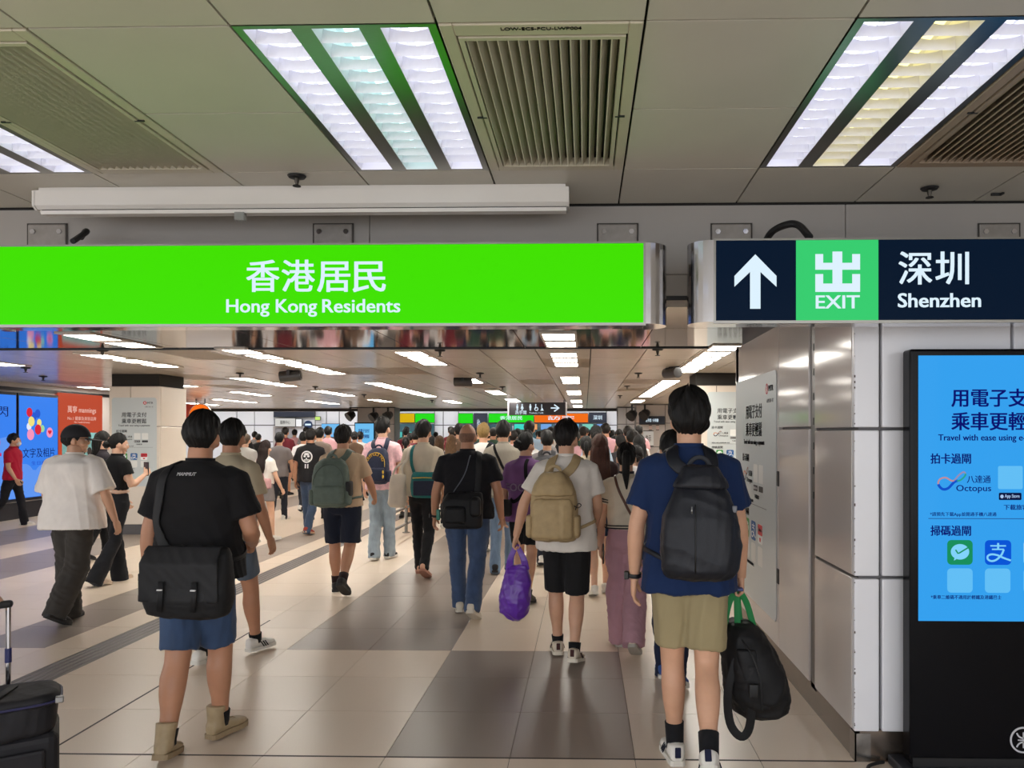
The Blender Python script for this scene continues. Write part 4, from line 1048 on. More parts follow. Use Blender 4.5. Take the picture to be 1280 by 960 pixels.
class Person: pass
def person(px, top, foot, label, rot=0.0, H=None, girth=1.0, shoulders=1.0, legs=((14, 6, 0), (-10, 30, 25)), arms=((-8, 15, 12, 6, .45), (10, 13, 14, 6, .45)), lean=2.0,
           head=(0, 0), tone='mid', shirt=None, bottom=None, shoe=None, hair=None, lod=0, seed=1, group=None, bare=False, Y=None, loc=None, sock=None, belly=0.0, stance=1.0):
    R = Person(); rot = math.radians(rot)
    L1, L2, AH = .43, .41, .085
    # --- legs
    feet = []
    for i, lg in enumerate(legs):
        a, b, p = (math.radians(q) for q in lg[:3]); s = -1 if i == 0 else 1
        hip = np.array((s * .085 * stance, 0, 0)); k = hip + L1 * np.array((s * -.02, math.sin(a), -math.cos(a)))
        an = k + L2 * np.array((s * -.03, math.sin(a - b), -math.cos(a - b)))
        def fp(y, z, an=an, p=p): return np.array((an[0], an[1] + y * math.cos(p) + z * math.sin(p), an[2] - y * math.sin(p) + z * math.cos(p)))
        pts = [fp(-.065, -AH), fp(.11, -AH), fp(.17, -AH + .004)]
        feet.append((hip, k, an, p, pts))
    hz = -min(q[2] for f in feet for q in f[4])
    lowest = min(feet, key=lambda f: min(q[2] for q in f[4]))
    ly = min(lowest[4], key=lambda q: q[2])
    ly = lowest[4][0] if abs(lowest[3]) < .25 else ly
    dz = np.array((0, 0, hz)); hip_nom = .90
    lean_r = math.radians(lean)
    def T(p):
        p = np.array(p, float); z = p[2] - hip_nom
        return np.array((p[0], p[1] * math.cos(lean_r) + z * math.sin(lean_r), hz + z * math.cos(lean_r) - p[1] * math.sin(lean_r)))
    TOP = hz + .82 * math.cos(lean_r)
    # --- size and place from the photograph's head top and planted foot
    if loc is None:
        if Y is None:
            Yf = at_z(px, foot).y
        else: Yf = Y
        S = (H or 1.68) / TOP
        for _ in range(4):
            off = math.sin(rot) * ly[0] + math.cos(rot) * ly[1]
            Yr = Yf - off * S if Y is None else Y
            Hh = H or at_y(px, top, Yr).z
            S = Hh / TOP
        hx = math.sin(lean_r) * .7 * S
        Xr = at_y(px, top, Yr).x + math.sin(rot) * hx
        loc = (Xr, Yr, 0)
    else: S = H / TOP
    R.S, R.hz, R.loc, R.rot, R.T, R.H = S, hz, loc, rot, T, S * TOP
    V = {0: .0105, 1: .0145, 2: .020}[lod]
    G = girth
    # --- arms
    R.hand = []; armpts = []
    for i, ar in enumerate(arms):
        sw, ab, fl, iw = (math.radians(q) for q in ar[:4]); s = -1 if i == 0 else 1
        sh = T((s * .162 * shoulders * (.6 + .4 * G), -.008, 1.392))
        d1 = unit((s * math.sin(ab), math.sin(sw) * math.cos(ab), -math.cos(sw) * math.cos(ab)))
        el = sh + .298 * d1
        d2 = unit((s * (math.sin(ab) * .5 - math.sin(iw)), math.sin(sw + fl) * math.cos(iw), -math.cos(sw + fl) * math.cos(iw)))
        wr = el + .256 * d2
        n = np.array((-s, 0.0, 0.0)); n = unit(n - d2 * n.dot(d2))
        if len(ar) > 5:                              # roll of the palm about the forearm
            a_ = math.radians(ar[5]); n = unit(n * math.cos(a_) + np.cross(d2, n) * math.sin(a_))
        t = np.cross(n, -d2) if s > 0 else np.cross(-n, -d2); t = np.cross(-d2, -n) if s > 0 else np.cross(-d2, n) * -1
        t = unit(np.cross(d2, n)) * (1 if s > 0 else -1)
        if t[1] < 0 and len(ar) <= 5: t = -t
        armpts.append((sh, el, wr, d1, d2)); R.hand.append(dict(w=wr * S, d=d2, n=n, t=t, grip=(wr + d2 * .075 + n * .02) * S))
    R.arm = [(a[0] * S, a[1] * S, a[2] * S) for a in armpts]
    # --- skin body: one mesh
    m = MB()
    rings = []
    for z, rx, ry, yc in TORSO: rings.append(np.array([T(q) for q in superring((0, yc + belly * .02, z), rx * (.5 + .5 * G) * shoulders ** .5, ry * G)]))
    m.loft(rings)
    hc = T((0, .012, 1.604)); nk = T((0, -.012, 1.43)); hr = Euler((math.radians(head[1]), 0, -math.radians(head[0]))).to_matrix()
    hr = np.array(hr) @ np.array(Euler((-lean_r * .5, 0, 0)).to_matrix())
    m.tube([nk, T((0, -.010, 1.48)), T((0, -.004, 1.56))], [.064 * (.6 + .4 * G), .058 * (.6 + .4 * G), .060], 16)
    for (sh, el, wr, d1, d2) in armpts:
        g_ = .55 + .45 * G
        m.tube(np.vstack([sh - d1 * .02, sh + d1 * .07, sh + d1 * .15, el, el + d2 * .06, el + d2 * .14, wr, wr + d2 * .02]), np.array([.050, .052, .047, .040, .043, .037, .0275, .026]) * g_, 14)
    for f, s in zip(feet, (-1, 1)):
        hip, k, an = f[0] + dz, f[1] + dz, f[2] + dz; g_ = (.5 + .5 * G) * (.78 if bottom and bottom['kind'] == 'long' else 1)
        u1, u2 = unit(k - hip), unit(an - k); back = np.array((0, -1, 0)) * .012
        m.tube(np.vstack([hip, hip + u1 * .15, hip + u1 * .30, k - u1 * .04, k, k + u2 * .05, k + u2 * .12 + back, k + u2 * .19 + back * .8, k + u2 * .29, an, an + (0, 0, -.03)]), np.array([.088, .082, .070, .060, .058, .056, .060, .056, .042, .037, .036]) * g_, 14)
    if bare:
        pass
    bv, bn, bf = remesh(m, V * 1.25, 4)
    parts = [(bv, bf)]
    parts.append(((HEAD[0] * 1.0) @ hr.T + hc, HEAD[2]))
    for i, ar in enumerate(arms):
        s = -1 if i == 0 else 1; h = R.hand[i]
        hv, hn, hf = hand(ar[4]); hv = hv * (.95, .95, .95)
        if s < 0: hv = hv * np.array((-1, 1, 1)); hf = [tuple(reversed(q)) for q in hf]
        zc = -h['d']; xc = -h['n'] if s > 0 else h['n']; yc = np.cross(zc, xc)
        B = np.stack([xc, yc, zc], 1)
        parts.append((hv @ B.T + h['w'] / S, hf))
    bm = MB()
    for v, f in parts: bm.add(v, f)
    root = thing('person', label, 'person', loc, (0, 0, rot), group); R.root = root
    me = bm.mesh('body', True)
    def put(nm, mesh, mt, parent=root):
        mesh.transform(Matrix.Scale(S, 4)) if not getattr(mesh, 'fixed', False) else None
        return obj(nm, mesh, mt, parent)
    R.put = put
    put('body', me, skin(tone))
    R.hc, R.hr = hc * S, hr
    if lod < 2:
        for s in (-1, 1):
            e = obj('eye', EYE, None, root, tuple((hc + hr @ np.array((s * .031, .0785, .004))) * S)); e.scale = (S * .9,) * 3
            ii = obj('iris', IRIS, None, e)
    # --- shirt
    R.shirt_bvh = None
    if shirt:
        hem = shirt.get('hem', .84); ease = shirt.get('ease', 1.0); m = MB(); rings = []
        prof = [r for r in SHIRT if r[0] > hem]
        zs = [r[0] for r in SHIRT][::-1]
        f_ = lambda c: float(np.interp(hem, zs, [r[c] for r in SHIRT][::-1]))
        prof = prof + [(hem, f_(1), f_(2), f_(3))]
        for z, rx, ry, yc in prof:
            k = (ease if z < 1.40 else 1 + (ease - 1) * .3) * (1.035 if z < 1.0 else 1); fl = 1 + shirt.get('flare', 0.0) * max(0, (1.3 - z)) / .45
            bl = belly * math.exp(-((z - 1.08) / .14) ** 2)
            taper = 1 - shirt.get('waist', 0.0) * math.exp(-((z - 1.08) / .10) ** 2)
            rings.append(np.array([T(q) for q in superring((0, yc + bl * .04, z), rx * (.45 + .55 * G) * k * fl * taper * (shoulders ** .8 if z < 1.46 else 1), ry * (.3 + .7 * G) * k * fl * (1 + .22 * bl) * taper, 32, 2.5)]))
        m.loft(rings[::-1])
        sl = shirt.get('sleeve', .75); wd = shirt.get('swidth', 1.0) * (.6 + .4 * G)
        for (sh, el, wr, d1, d2) in armpts:
            if sl <= 0: continue
            inn = sh - d1 * .0 + (T((0, 0, 1.36)) - sh) * .25
            path = [inn, sh + d1 * .02, sh + d1 * .12]; rad = [.070, .070, .070]
            if sl <= 1.0: path += [sh + d1 * .285 * sl]; rad += [.074]
            else: path += [el, el + d2 * .245 * (sl - 1)]; rad += [.060, .048]
            if sl > .5 and sl <= 1.0: pass
            m.tube(np.array(path), np.array(rad) * wd, 18)
        v, n, f = remesh(m, V, 6)
        amp = shirt.get('wrinkle', .015)
        low = 1 - smooth01(v[:, 2] / hz * .9, 1.15, 1.42)
        v = v + n * (folds(v, seed, (20, 20, 9), 4) * amp * (.35 + .65 * low))[:, None]
        sc = v * S
        me = from_arrays('shirt', v, f)
        R.shirt_bvh = BVHTree.FromPolygons([Vector(q) for q in sc], f)
        R.shirt = put(shirt.get('name', 'shirt'), me, shirt['m'])
        if shirt.get('collar', True):
            c = T((0, -.006, 1.484)); ring = [np.array(T(q)) for q in superring((0, -.006, 1.482), .064 * (.75 + .25 * G), .064 * (.75 + .25 * G), 24, 2)]
            cl = MB(); cm = np.array(ring); cl.ribbon(cm, [unit(q - T((0, -.006, 1.482))) for q in cm], .022, .010, closed=True)
            put('collar', cl.mesh('collar', True), shirt.get('cm', shirt['m']), R.shirt)
        if shirt.get('trim'):                       # striped rib at hem and cuffs
            for dz_ in (0.0, .022):
                zc = hem + .012 + dz_; k = ease * 1.02
                rx, ry = float(np.interp(zc, zs, [r[1] for r in SHIRT][::-1])) * (.45 + .55 * G) * k, float(np.interp(zc, zs, [r[2] for r in SHIRT][::-1])) * (.3 + .7 * G) * k
                cm = np.array([T(q) for q in superring((0, 0, zc), rx, ry, 28, 2.5)])
                put('hem_stripe', MB().ribbon(cm, [unit(q - T((0, 0, zc))) for q in cm], .010, .008, closed=True).mesh('hem_stripe', True), shirt['trim'], R.shirt)
            for (sh, el, wr, d1, d2) in armpts:
                for dd in (.015, .035):
                    c = sh + d1 * (.285 * sl - dd); a_ = unit(np.cross(d1, (0, 1, 0))); b_ = np.cross(d1, a_)
                    cm = superring(c, .074 * wd, .074 * wd, 20, 2, a_, b_)
                    put('cuff_stripe', MB().ribbon(cm, [unit(q - c) for q in cm], .009, .008, closed=True).mesh('cuff_stripe', True), shirt['trim'], R.shirt)
    # --- bottom
    if bottom:
        k = bottom['kind']; wd = bottom.get('w', 1.0); m = MB(); gg = (.4 + .6 * G)
        P = lambda z, rx, ry, y=0: np.array([T(q) for q in superring((0, y, z), rx * gg, ry * gg, 28, 2.3)])
        wz = bottom.get('waist', 1.04)
        if k == 'skirt':
            ln = bottom.get('len', .42)
            m.loft([P(wz - ln, .20 * wd, .16 * wd), P(wz - ln * .5, .19 * wd, .145), P(.93, .178, .13), P(wz - .03, .155, .112), P(wz, .150, .108)])
        else:
            tk = 1.0 if not shirt or shirt.get('hem', .84) > .95 else .93
            if tk < 1: wz = min(wz, .99)
            m.loft([P(.80, .12, .10), P(.84, .165, .122), P(.90, .176 * tk, .128 * tk, -.004), P(.95, .168 * tk, .120 * tk, -.004), P(wz, .152 * tk, .108 * tk)])
            for f, s in zip(feet, (-1, 1)):
                hip, kn, an = f[0] + dz, f[1] + dz, f[2] + dz; u1, u2 = unit(kn - hip), unit(an - kn)
                hp = hip * np.array((.98, 1, 1)) + np.array((0, -.004, .02))
                if k == 'shorts':
                    ln = bottom.get('len', .36); e0 = bottom.get('end', .086)
                    pts, rad = [hp, hp + u1 * ln * .4, hp + u1 * min(ln, .43)], [.098, .096 * wd, e0 * wd]
                    if ln > .43: pts += [kn + u2 * (ln - .43)]; rad += [e0 * wd]
                else:
                    e0 = bottom.get('end', .062); kr = bottom.get('knee', .072)
                    ln = bottom.get('len', .98) - .47
                    pts = [hp, hp + u1 * .18, hp + u1 * .33, kn, kn + u2 * ln * .35, kn + u2 * ln * .7, kn + u2 * ln]
                    rad = [.098, .092 * wd, .080 * wd, kr * wd, (kr * .6 + e0 * .4) * wd, (kr * .2 + e0 * .8) * wd, e0 * wd]
                m.tube(np.array(pts), np.array(rad) * gg, 18)
        v, n, f = remesh(m, V * 1.05, 5)
        amp = bottom.get('wrinkle', .011)
        v = v + n * (folds(v, seed + 7, (20, 20, 22) if k == 'long' else (26, 26, 6), 4) * amp)[:, None]
        R.bot = put({'skirt': 'skirt', 'shorts': 'shorts', 'long': 'trousers'}[k], from_arrays('bottom', v, f), bottom['m'])
        R.bot_bvh = BVHTree.FromPolygons([Vector(q) for q in v * S], f)
    # --- feet
    R.feet = feet
    for f, s in zip(feet, (-1, 1)):
        an, p = f[2] + dz, f[3]
        B = np.array(((1, 0, 0), (0, math.cos(p), math.sin(p)), (0, -math.sin(p), math.cos(p))))
        to = math.radians(s * (shoe or {}).get('out', 8)); Bz = np.array(((math.cos(to), math.sin(to), 0), (-math.sin(to), math.cos(to), 0), (0, 0, 1)))
        W = lambda v: (v @ Bz.T) @ B.T + an
        st = (shoe or {}).get('style', 'sneaker')
        prof = [(-.078, .020, .055, .0), (-.070, .031, .078, 0), (-.045, .036, .085, 0), (-.01, .037, .082, 0), (.03, .040, .066, 0), (.07, .044, .052, .002 * s), (.11, .046, .044, .004 * s), (.145, .041, .037, .003 * s), (.168, .028, .028, .002 * s), (.178, .012, .018, .001 * s)]
        sole_t = (shoe or {}).get('sole_t', .026); fat = (shoe or {}).get('fat', 1.06)
        if st != 'none':
            o = []
            for y, hw, ht, xc in prof: o.append((xc + hw * fat, y))
            o = o + [(2 * xc - (xc + hw * fat) , y) for y, hw, ht, xc in prof[::-1]]
            o = [(x * 1.06, y * 1.03) for x, y in o]
            sm_ = MB().prism(o, -AH, -AH + sole_t); v0 = sm_.arr()
            me = from_arrays('sole', W(v0), sm_.f, False)
            if st == 'sandal':
                up = MB()
                for y0_, y1_, zt in ((.07, .12, -.035),):
                    arc = [(x, (y0_ + y1_) / 2, -AH + .02 + (zt + AH - .02) * (1 - (abs(x) / .048) ** 2.5)) for x in np.linspace(-.048, .048, 11)]
                    up.ribbon(np.array(arc), [(x, 0, .05) for x, _, _ in arc], .055, .006)
                ft = MB().loft([superring((0, y, -AH + .02 + max(.012, ht * .42)), hw * .82, max(.012, ht * .42), 14, 2.2, (1, 0, 0), (0, 0, 1)) for y, hw, ht, xc in prof[1:-1]])
                put('foot', from_arrays('foot', W(ft.arr()), ft.f), skin(tone))
            else:
                up = MB(); rings = []
                for y, hw, ht, xc in prof:
                    z0 = -AH + sole_t * .6; h_ = ht
                    rings.append(superring((xc, y, z0 + h_ / 2), hw * fat, h_ / 2, 18, 2.6, (1, 0, 0), (0, 0, 1)))
                up.loft(rings[::-1])
                if st == 'boot':
                    up.tube([(0, -.025, -AH + .05), (0, -.028, -.01), (0, -.030, .05), (0, -.028, .085)], [.048, .045, .047, .051], 16)
                else:
                    up.tube([(0, -.028, -AH + .045), (0, -.030, -.012), (0, -.030, .006)], [.044, .043, .042], 16)
                uv, un, uf = remesh(up, .007 if lod == 0 else .010, 3); up = MB().add(uv, uf)
            so = put('shoe', from_arrays('shoe', W(up.arr()), up.f), shoe['m'])
            put('sole', me, shoe.get('sm', shoe['m']), so)
            if shoe.get('stripe') is not None and lod == 0:
                for q in range(3):
                    for sd in (-1, 1):
                        y0 = .028 + q * .02
                        sv = np.array([(sd * .052, y0, -.062), (sd * .052, y0 + .009, -.062), (sd * .040, y0 - .012, -.022), (sd * .040, y0 - .021, -.022)]) * (1, 1, 1)
                        sv2 = sv + np.array((sd * .004, 0, 0))
                        mm = MB().add(np.vstack([sv, sv2]), [(0, 1, 2, 3), (7, 6, 5, 4), (0, 4, 5, 1), (1, 5, 6, 2), (2, 6, 7, 3), (3, 7, 4, 0)])
                        put('stripe', from_arrays('stripe', W(mm.arr()), mm.f, False), shoe['stripe'], so)
            if st in ('sneaker', 'boot') and lod == 0:
                for q in range(4):
                    y = .035 + q * .018; z = -AH + sole_t * .6 + float(np.interp(y, [a_[0] for a_ in prof], [a_[2] for a_ in prof])) + .002
                    lv = MB().tube([(-.022, y, z - .004), (0, y + .003, z), (.022, y, z - .004)], .0028, 6)
                    put('lace', from_arrays('lace', W(lv.arr()), lv.f), shoe.get('lace', shoe['m']), so)
            if shoe.get('tab') is not None and lod == 0:
                lv = MB().bbox(-.014, -.084, -.045, .014, -.074, .004, .003, 1); put('heel_tab', from_arrays('heel_tab', W(lv.arr()), lv.f, False), shoe['tab'], so)
        if sock:
            kn = f[1] + dz; u2 = unit(an - kn); h_ = sock.get('h', .07)
            put('sock', MB().tube([an + (0, 0, -.03), an, an - u2 * h_ * .5, an - u2 * h_], np.array([.041, .042, .044, .046]) * (.55 + .45 * G), 14).mesh('sock', True), sock['m'])
    # --- hair
    if hair: R.hair = make_hair(R, hair, lod, seed, put, hc, hr, T)
    return R

def make_hair(R, hair, lod, seed, put, hc, hr, T):
    kind = hair.get('kind', 'short'); mt = hair_mat(hair.get('c', (22, 19, 18))); rng = np.random.RandomState(seed)
    na, nb = {0: (96, 56), 1: (48, 30), 2: (28, 18)}[lod]
    az = np.linspace(0, 2 * PI, na, endpoint=False); rings = []          # az 0 = +x, pi/2 = front, 3pi/2 = back
    f = np.sin(az); fr = np.clip(f, 0, 1); bk = np.clip(-f, 0, 1)
    front, side, nape = hair.get('front', .45), hair.get('side', -.05), hair.get('nape', -.70)
    line = side + (front - side) * smooth01(fr, .25, .8) + (nape - side) * smooth01(bk, .1, .55)
    line = line + .045 * np.sin(az * 9 + rng.rand() * 6) * .6 + .03 * np.sin(az * 17 + rng.rand() * 6)
    tt, ts, tb = hair.get('top', .026), hair.get('sides', .016), hair.get('back', .018)
    ph_ = rng.rand(8) * 6.28
    for ph in np.linspace(-PI / 2 + .05, PI / 2 - .03, nb):
        z = math.sin(ph); u = np.stack([np.cos(az) * math.cos(ph), np.sin(az) * math.cos(ph), np.full(na, z)], 1)
        base = u * np.array([.076, .096, .116]); s = smooth01(-base[:, 2], 0, .116)
        base[:, 0] *= 1 - .30 * s; base[:, 1] = np.where(base[:, 1] < 0, base[:, 1] * (1 - .42 * s), base[:, 1]); base[:, 1] -= .006
        h = smooth01(z - line, -.05, .05)
        if hair.get('bald'): h = h * (1 - smooth01(np.full(na, z), .18, .40))
        lump = 1 + hair.get('lump', .22) * (np.sin(az * 5 + ph_[4] + 4 * z) * .6 + np.sin(az * 8 - 6 * z + ph_[5]) * .5)
        th = tt * max(0, z) ** .8 + (1 - max(0, z) ** .8) * (ts + (tb - ts) * smooth01(bk, .2, .8))
        taper = .15 + .85 * smooth01(z - line, 0, .75)
        strand = (np.sin(az * 23 + ph_[0] + 3 * math.sin(3 * z + ph_[1])) * .5 + np.sin(az * 37 + ph_[2] + 5 * z) * .3 + np.sin(az * 11 + 7 * z + ph_[3]) * .5) * hair.get('rough', .0046)
        rings.append(base * (.94 + .06 * h)[:, None] + u * (h * (th * lump * taper + strand * taper))[:, None])
    m = MB().loft(rings)
    if kind in ('long', 'bob'):
        ln = hair.get('len', .40); n = 14; mm = 40; sh = hair.get('w', 1.0); rr = []
        th = np.linspace(0, 2 * PI, mm, endpoint=False)
        for i in range(n + 1):
            t = i / n; z = .085 - (ln + .085) * t
            w = (.050 + .042 * smooth01(t, 0, .25) + .012 * t - .035 * smooth01(t, .8, 1)) * sh
            d = .038 + .022 * smooth01(t, 0, .2) - .022 * smooth01(t, .45, 1)
            yc = -.045 - .028 * smooth01(t, .0, .3) - .055 * smooth01(-z, .12, .30)
            c, s_ = np.cos(th), np.sin(th)
            st = 1 + .05 * np.sin(th * 9 + ph_[4] + 2 * t) + .04 * np.sin(th * 15 + ph_[5] - 3 * t) + .05 * np.sin(6 * t + ph_[6])
            rr.append(np.stack([w * c * st, yc + d * s_ * st, np.full(mm, z) + .02 * np.sin(th * 5 + ph_[7]) * smooth01(t, .7, 1)], 1))
        m.loft(rr[::-1])
    if kind == 'bun':
        b = hair.get('bun', (0, -.125, .0)); q = MB().ell(b, (.046, .040, .044), 24, 16); v = q.arr(); v = np.array(b) + (v - np.array(b)) * (1 + .10 * np.sin(v[:, 2] * 160 + v[:, 0] * 90))[:, None]
        m.add(v, q.f)
    if kind == 'pony':
        ln = hair.get('len', .30)
        pts = spline([(0, -.085, .045), (0, -.125, .04), (0, -.15, -.02), (.0, -.15, -.5 * ln), (.005, -.135, -ln)], 5)
        rad = np.interp(np.linspace(0, 1, len(pts)), [0, .15, .4, .75, 1], [.020, .026, .034, .030, .006])
        q = MB().tube(pts, rad, 22); v = q.arr().reshape(len(pts), 22, 3)
        w = 1 + .12 * np.sin(np.arange(22) * 2 * PI / 22 * 7 + 1)[None, :, None]
        v = pts[:, None, :] + (v - pts[:, None, :]) * w; m.add(v.reshape(-1, 3), q.f)
    v = m.arr() @ hr.T + hc
    o = put('hair', from_arrays('hair', v, m.f), mt)
    if kind == 'pony':
        q = MB().tube([(0, -.098, .045), (0, -.112, .043)], .026, 14); put('hair_tie', from_arrays('hair_tie', q.arr() @ hr.T + hc, q.f), mat('hair_tie', (30, 26, 28), .7), o)
    return o

# ---- bags and carried things live in the wearer's frame
def carried(R, name, label, cat, base, group=None):
    """Empty at the thing's base; parts are given in the wearer's local metres"""
    b = Vector(base); q = Matrix.Rotation(R.rot, 4, 'Z') @ b
    t = thing(name, label, cat, Vector(R.loc) + q, (0, 0, R.rot), group); t['_b'] = [b.x, b.y, b.z]
    return t
def part(t, nm, mb, m, parent=None, smooth=True):
    me = mb.mesh(nm, smooth) if isinstance(mb, MB) else mb
    me.transform(Matrix.Translation(-Vector(t['_b'][:])))
    return obj(nm, me, m, parent or t)
def rm(mb, voxel, smooth=4, wr=0.0, seed=1, k=(30, 30, 18)):
    v, n, f = remesh(mb, voxel, smooth)
    if wr: v = v + n * (folds(v, seed, k, 4) * wr)[:, None]
    return MB().add(v, f)
def hug(R, pts, off=.006, n=6, bvh=None):
    """path laid onto the shirt: nearest surface point pushed out; returns points and normals"""
    P = spline(pts, n); out, nr = [], []
    for p in P:
        l, nn, i, d = (bvh or R.shirt_bvh).find_nearest(Vector(p)); nn = nn if (Vector(p) - l).dot(nn) > -1 else -nn
        out.append(np.array(l + nn * off)); nr.append(np.array(nn))
    out = np.array(out)
    for _ in range(2): out[1:-1] = (out[:-2] + 2 * out[1:-1] + out[2:]) / 4
    return out, np.array(nr)
def strap(R, t, pts, width, thick, m, name='strap', off=.006, n=6, parent=None):
    P, N = hug(R, pts, off, n); return part(t, name, MB().ribbon(P, N, width, thick), m, parent)
def back_y(R, x, z):
    h = R.shirt_bvh.ray_cast(Vector((x, -1.0, z)), Vector((0, 1, 0)))
    return h[0].y if h[0] is not None else -.14
def print_on_back(R, me, m, name='print', off=.003):
    """lettering or flat shapes given as x,z in local metres laid onto the shirt's back"""
    v = np.zeros(len(me.vertices) * 3); me.vertices.foreach_get('co', v); v = v.reshape(-1, 3)
    for q in v: q[1] = back_y(R, q[0], q[2]) - off
    me.vertices.foreach_set('co', v.ravel()); me.update()
    return obj(name, me, m, R.shirt)
def watch(R, i, m, band=.020):
    sh, el, wr = R.arm[i]; d = unit(wr - el); c = wr - d * .012 * R.S; a_ = unit(np.cross(d, (0, 1, 0))); b_ = np.cross(d, a_); r = .031 * R.S
    cm = superring(c, r, r, 20, 2, a_, b_)
    o = obj('watch', MB().ribbon(cm, [unit(q - c) for q in cm], band, .006, closed=True).mesh('watch', True), m, R.root)
    out = unit(np.array((-1.0 if i == 0 else 1.0, -.4, 0))); cc = c + out * (r + .004)
    obj('watch_face', MB().bbox(cc[0] - .016, cc[1] - .012, cc[2] - .02, cc[0] + .008, cc[1] + .012, cc[2] + .02, .005, 2), mat('watch_glass', (14, 14, 18), .15), o)
# ================================================================== bag makers
M_zip = mat('zip_metal', (150, 150, 150), .3, metal=.9)
def backpack(R, label, m, w=.30, h=.43, d=.16, ztop=1.40, x0=0.0, prof=None, strap_m=None, sw=.055, name='backpack', pocket=True, sides=True, pm=None, zipm=None, front=True, seed=3, wr=.006, handle=True):
    S = R.S; zt = ztop * S; zb = zt - h
    b0 = min(back_y(R, x0, zt - h * q) for q in (.25, .5, .75))
    t = carried(R, name, label, 'backpack', (x0, b0 - d / 2, zb))
    prof = prof or [(0, .62, .55), (.04, .86, .8), (.12, .97, .95), (.35, 1.0, 1.0), (.65, .97, .92), (.85, .88, .74), (.95, .70, .55), (1.0, .45, .35)]
    mb = MB(); rings = []
    for f, kx, ky in prof:
        z = zb + h * f; yb = back_y(R, x0, max(zb, z)) * .35 + b0 * .65
        rings.append(superring((x0, yb - d * ky / 2 - .004, z), w / 2 * kx, d / 2 * ky, 28, 2.8))
    mb.loft(rings)
    body = part(t, 'body', rm(mb, .010 if R.loc[1] < 8 else .014, 5, wr, seed), m)
    if pocket:
        q = MB(); rr = []
        for f, kx, ky in ((.08, .70, .5), (.11, .80, 1), (.30, .82, 1.0), (.42, .80, .9), (.46, .72, .5)):
            rr.append(superring((x0, b0 - d * .93, zb + h * f), w / 2 * kx, .035 * ky, 22, 3.2))
        q.loft(rr); part(t, 'front_pocket', rm(q, .009, 4, wr * .6, seed + 1), pm or m)
    if zipm is not None:
        arc = [(x0 + w * .40 * math.cos(a), b0 - d * (.98 - .25 * max(0, math.sin(a))), zb + h * (.52 + .36 * math.sin(a))) for a in np.linspace(-.1, PI + .1, 18)]
        part(t, 'zip', MB().tube(arc, .004, 6), zipm)
    if sides:
        for s in (-1, 1):
            q = MB().loft([superring((x0 + s * w * .47, b0 - d * .5, zb + h * f), .030 * k, d * .36 * k, 16, 2.6) for f, k in ((.06, .6), (.10, 1), (.34, 1.0), (.38, .9))])
            part(t, 'side_pocket', rm(q, .009, 3), pm or m)
    if handle:
        hp = [(x0 + .045 * math.cos(a), b0 - .03, zt - .01 + .045 * math.sin(a)) for a in np.linspace(0, PI, 12)]
        part(t, 'top_handle', MB().ribbon(np.array(hp), [(0, -1, 0)] * 12, .022, .006), strap_m or m)
    for s in (-1, 1):
        xs = s * .085 * S
        pts = [(x0 + s * .06, b0 - .02, zt - .03), (xs + x0 * .3, -.09 * S, 1.43 * S), (xs, -.02 * S, 1.50 * S), (xs * 1.1, .10 * S, 1.40 * S), (xs * 1.15, .16 * S, 1.24 * S), (s * .12 * S, .13 * S, 1.08 * S), (s * .145 * S, .03 * S, 1.02 * S), (s * .14 * S, -.06 * S, 1.00 * S), (x0 + s * w * .42, b0 - .02, zb + .07)]
        n_ = (len(pts) - 1) * 6 + 1; strap(R, t, pts, np.interp(np.linspace(0, 1, n_), [0, .5, .62, 1], [sw, sw, .022, .022]), .012, strap_m or m, 'shoulder_strap', off=.008)
    t['_in'] = [x0, b0, zb, h, w, d]
    return t
def loft_bag(R, t, nm, spec, m, vox=.009, wr=.006, seed=5, e=2.6):
    mb = MB().loft([superring(c, rx, ry, 26, e) for c, rx, ry in spec]); return part(t, nm, rm(mb, vox, 5, wr, seed), m)
BLK = cloth((20, 20, 22)); WHT = cloth((238, 230, 222)); NVY = cloth((24, 30, 50))
LEA = cloth((24, 26, 33), kind='leather'); NYL = cloth((20, 20, 22), kind='nylon')
SHW = dict(m=cloth((226, 222, 214), kind='leather'), sm=mat('sole_white', (222, 218, 208), .6))
SHB = dict(m=cloth((34, 32, 32), kind='leather'), sm=mat('sole_dark', (40, 38, 36), .7))
DRK = (22, 19, 18)

# ================================================================== the walkers, nearest first
# man in blue with a leather backpack
A1 = person(862, 494, 957, 'man in navy blue shirt and khaki shorts wearing a black leather backpack', rot=-4, legs=((6, 4, 0), (-7, 32, 40)), girth=.98, shoulders=1.06,
            arms=((0, 15, 8, 5, .4), (4, 13, 14, 3, 1.25)), head=(-4, -3), tone='mid', shirt=dict(m=cloth((20, 40, 78)), hem=.80, ease=1.10, swidth=1.08),
            bottom=dict(kind='shorts', m=cloth((152, 138, 104)), len=.38, end=.090, w=1.04), shoe=dict(SHW, stripe=cloth((20, 24, 40)), tab=cloth((30, 34, 60))), sock=dict(m=cloth((22, 22, 26)), h=.10),
            hair=dict(kind='short', nape=-.80, side=-.22, top=.042, sides=.027, back=.028, rough=.006, lump=.3), seed=11)
watch(A1, 0, mat('watch_band', (20, 20, 24), .5))
prof1 = [(0, .70, .6), (.03, .92, .85), (.10, 1.04, 1.0), (.30, 1.08, 1.05), (.55, 1.0, 1.0), (.75, .80, .85), (.87, .58, .72), (.93, .50, .62), (1.0, .42, .5)]
bp = backpack(A1, 'black leather sack backpack on the man in navy blue', LEA, w=.335, h=.51, d=.19, ztop=1.42, x0=.035, prof=prof1, sw=.060, sides=False, pocket=False, wr=.008, zipm=None)
x0, b0, zb, h_, w_, d_ = bp['_in']
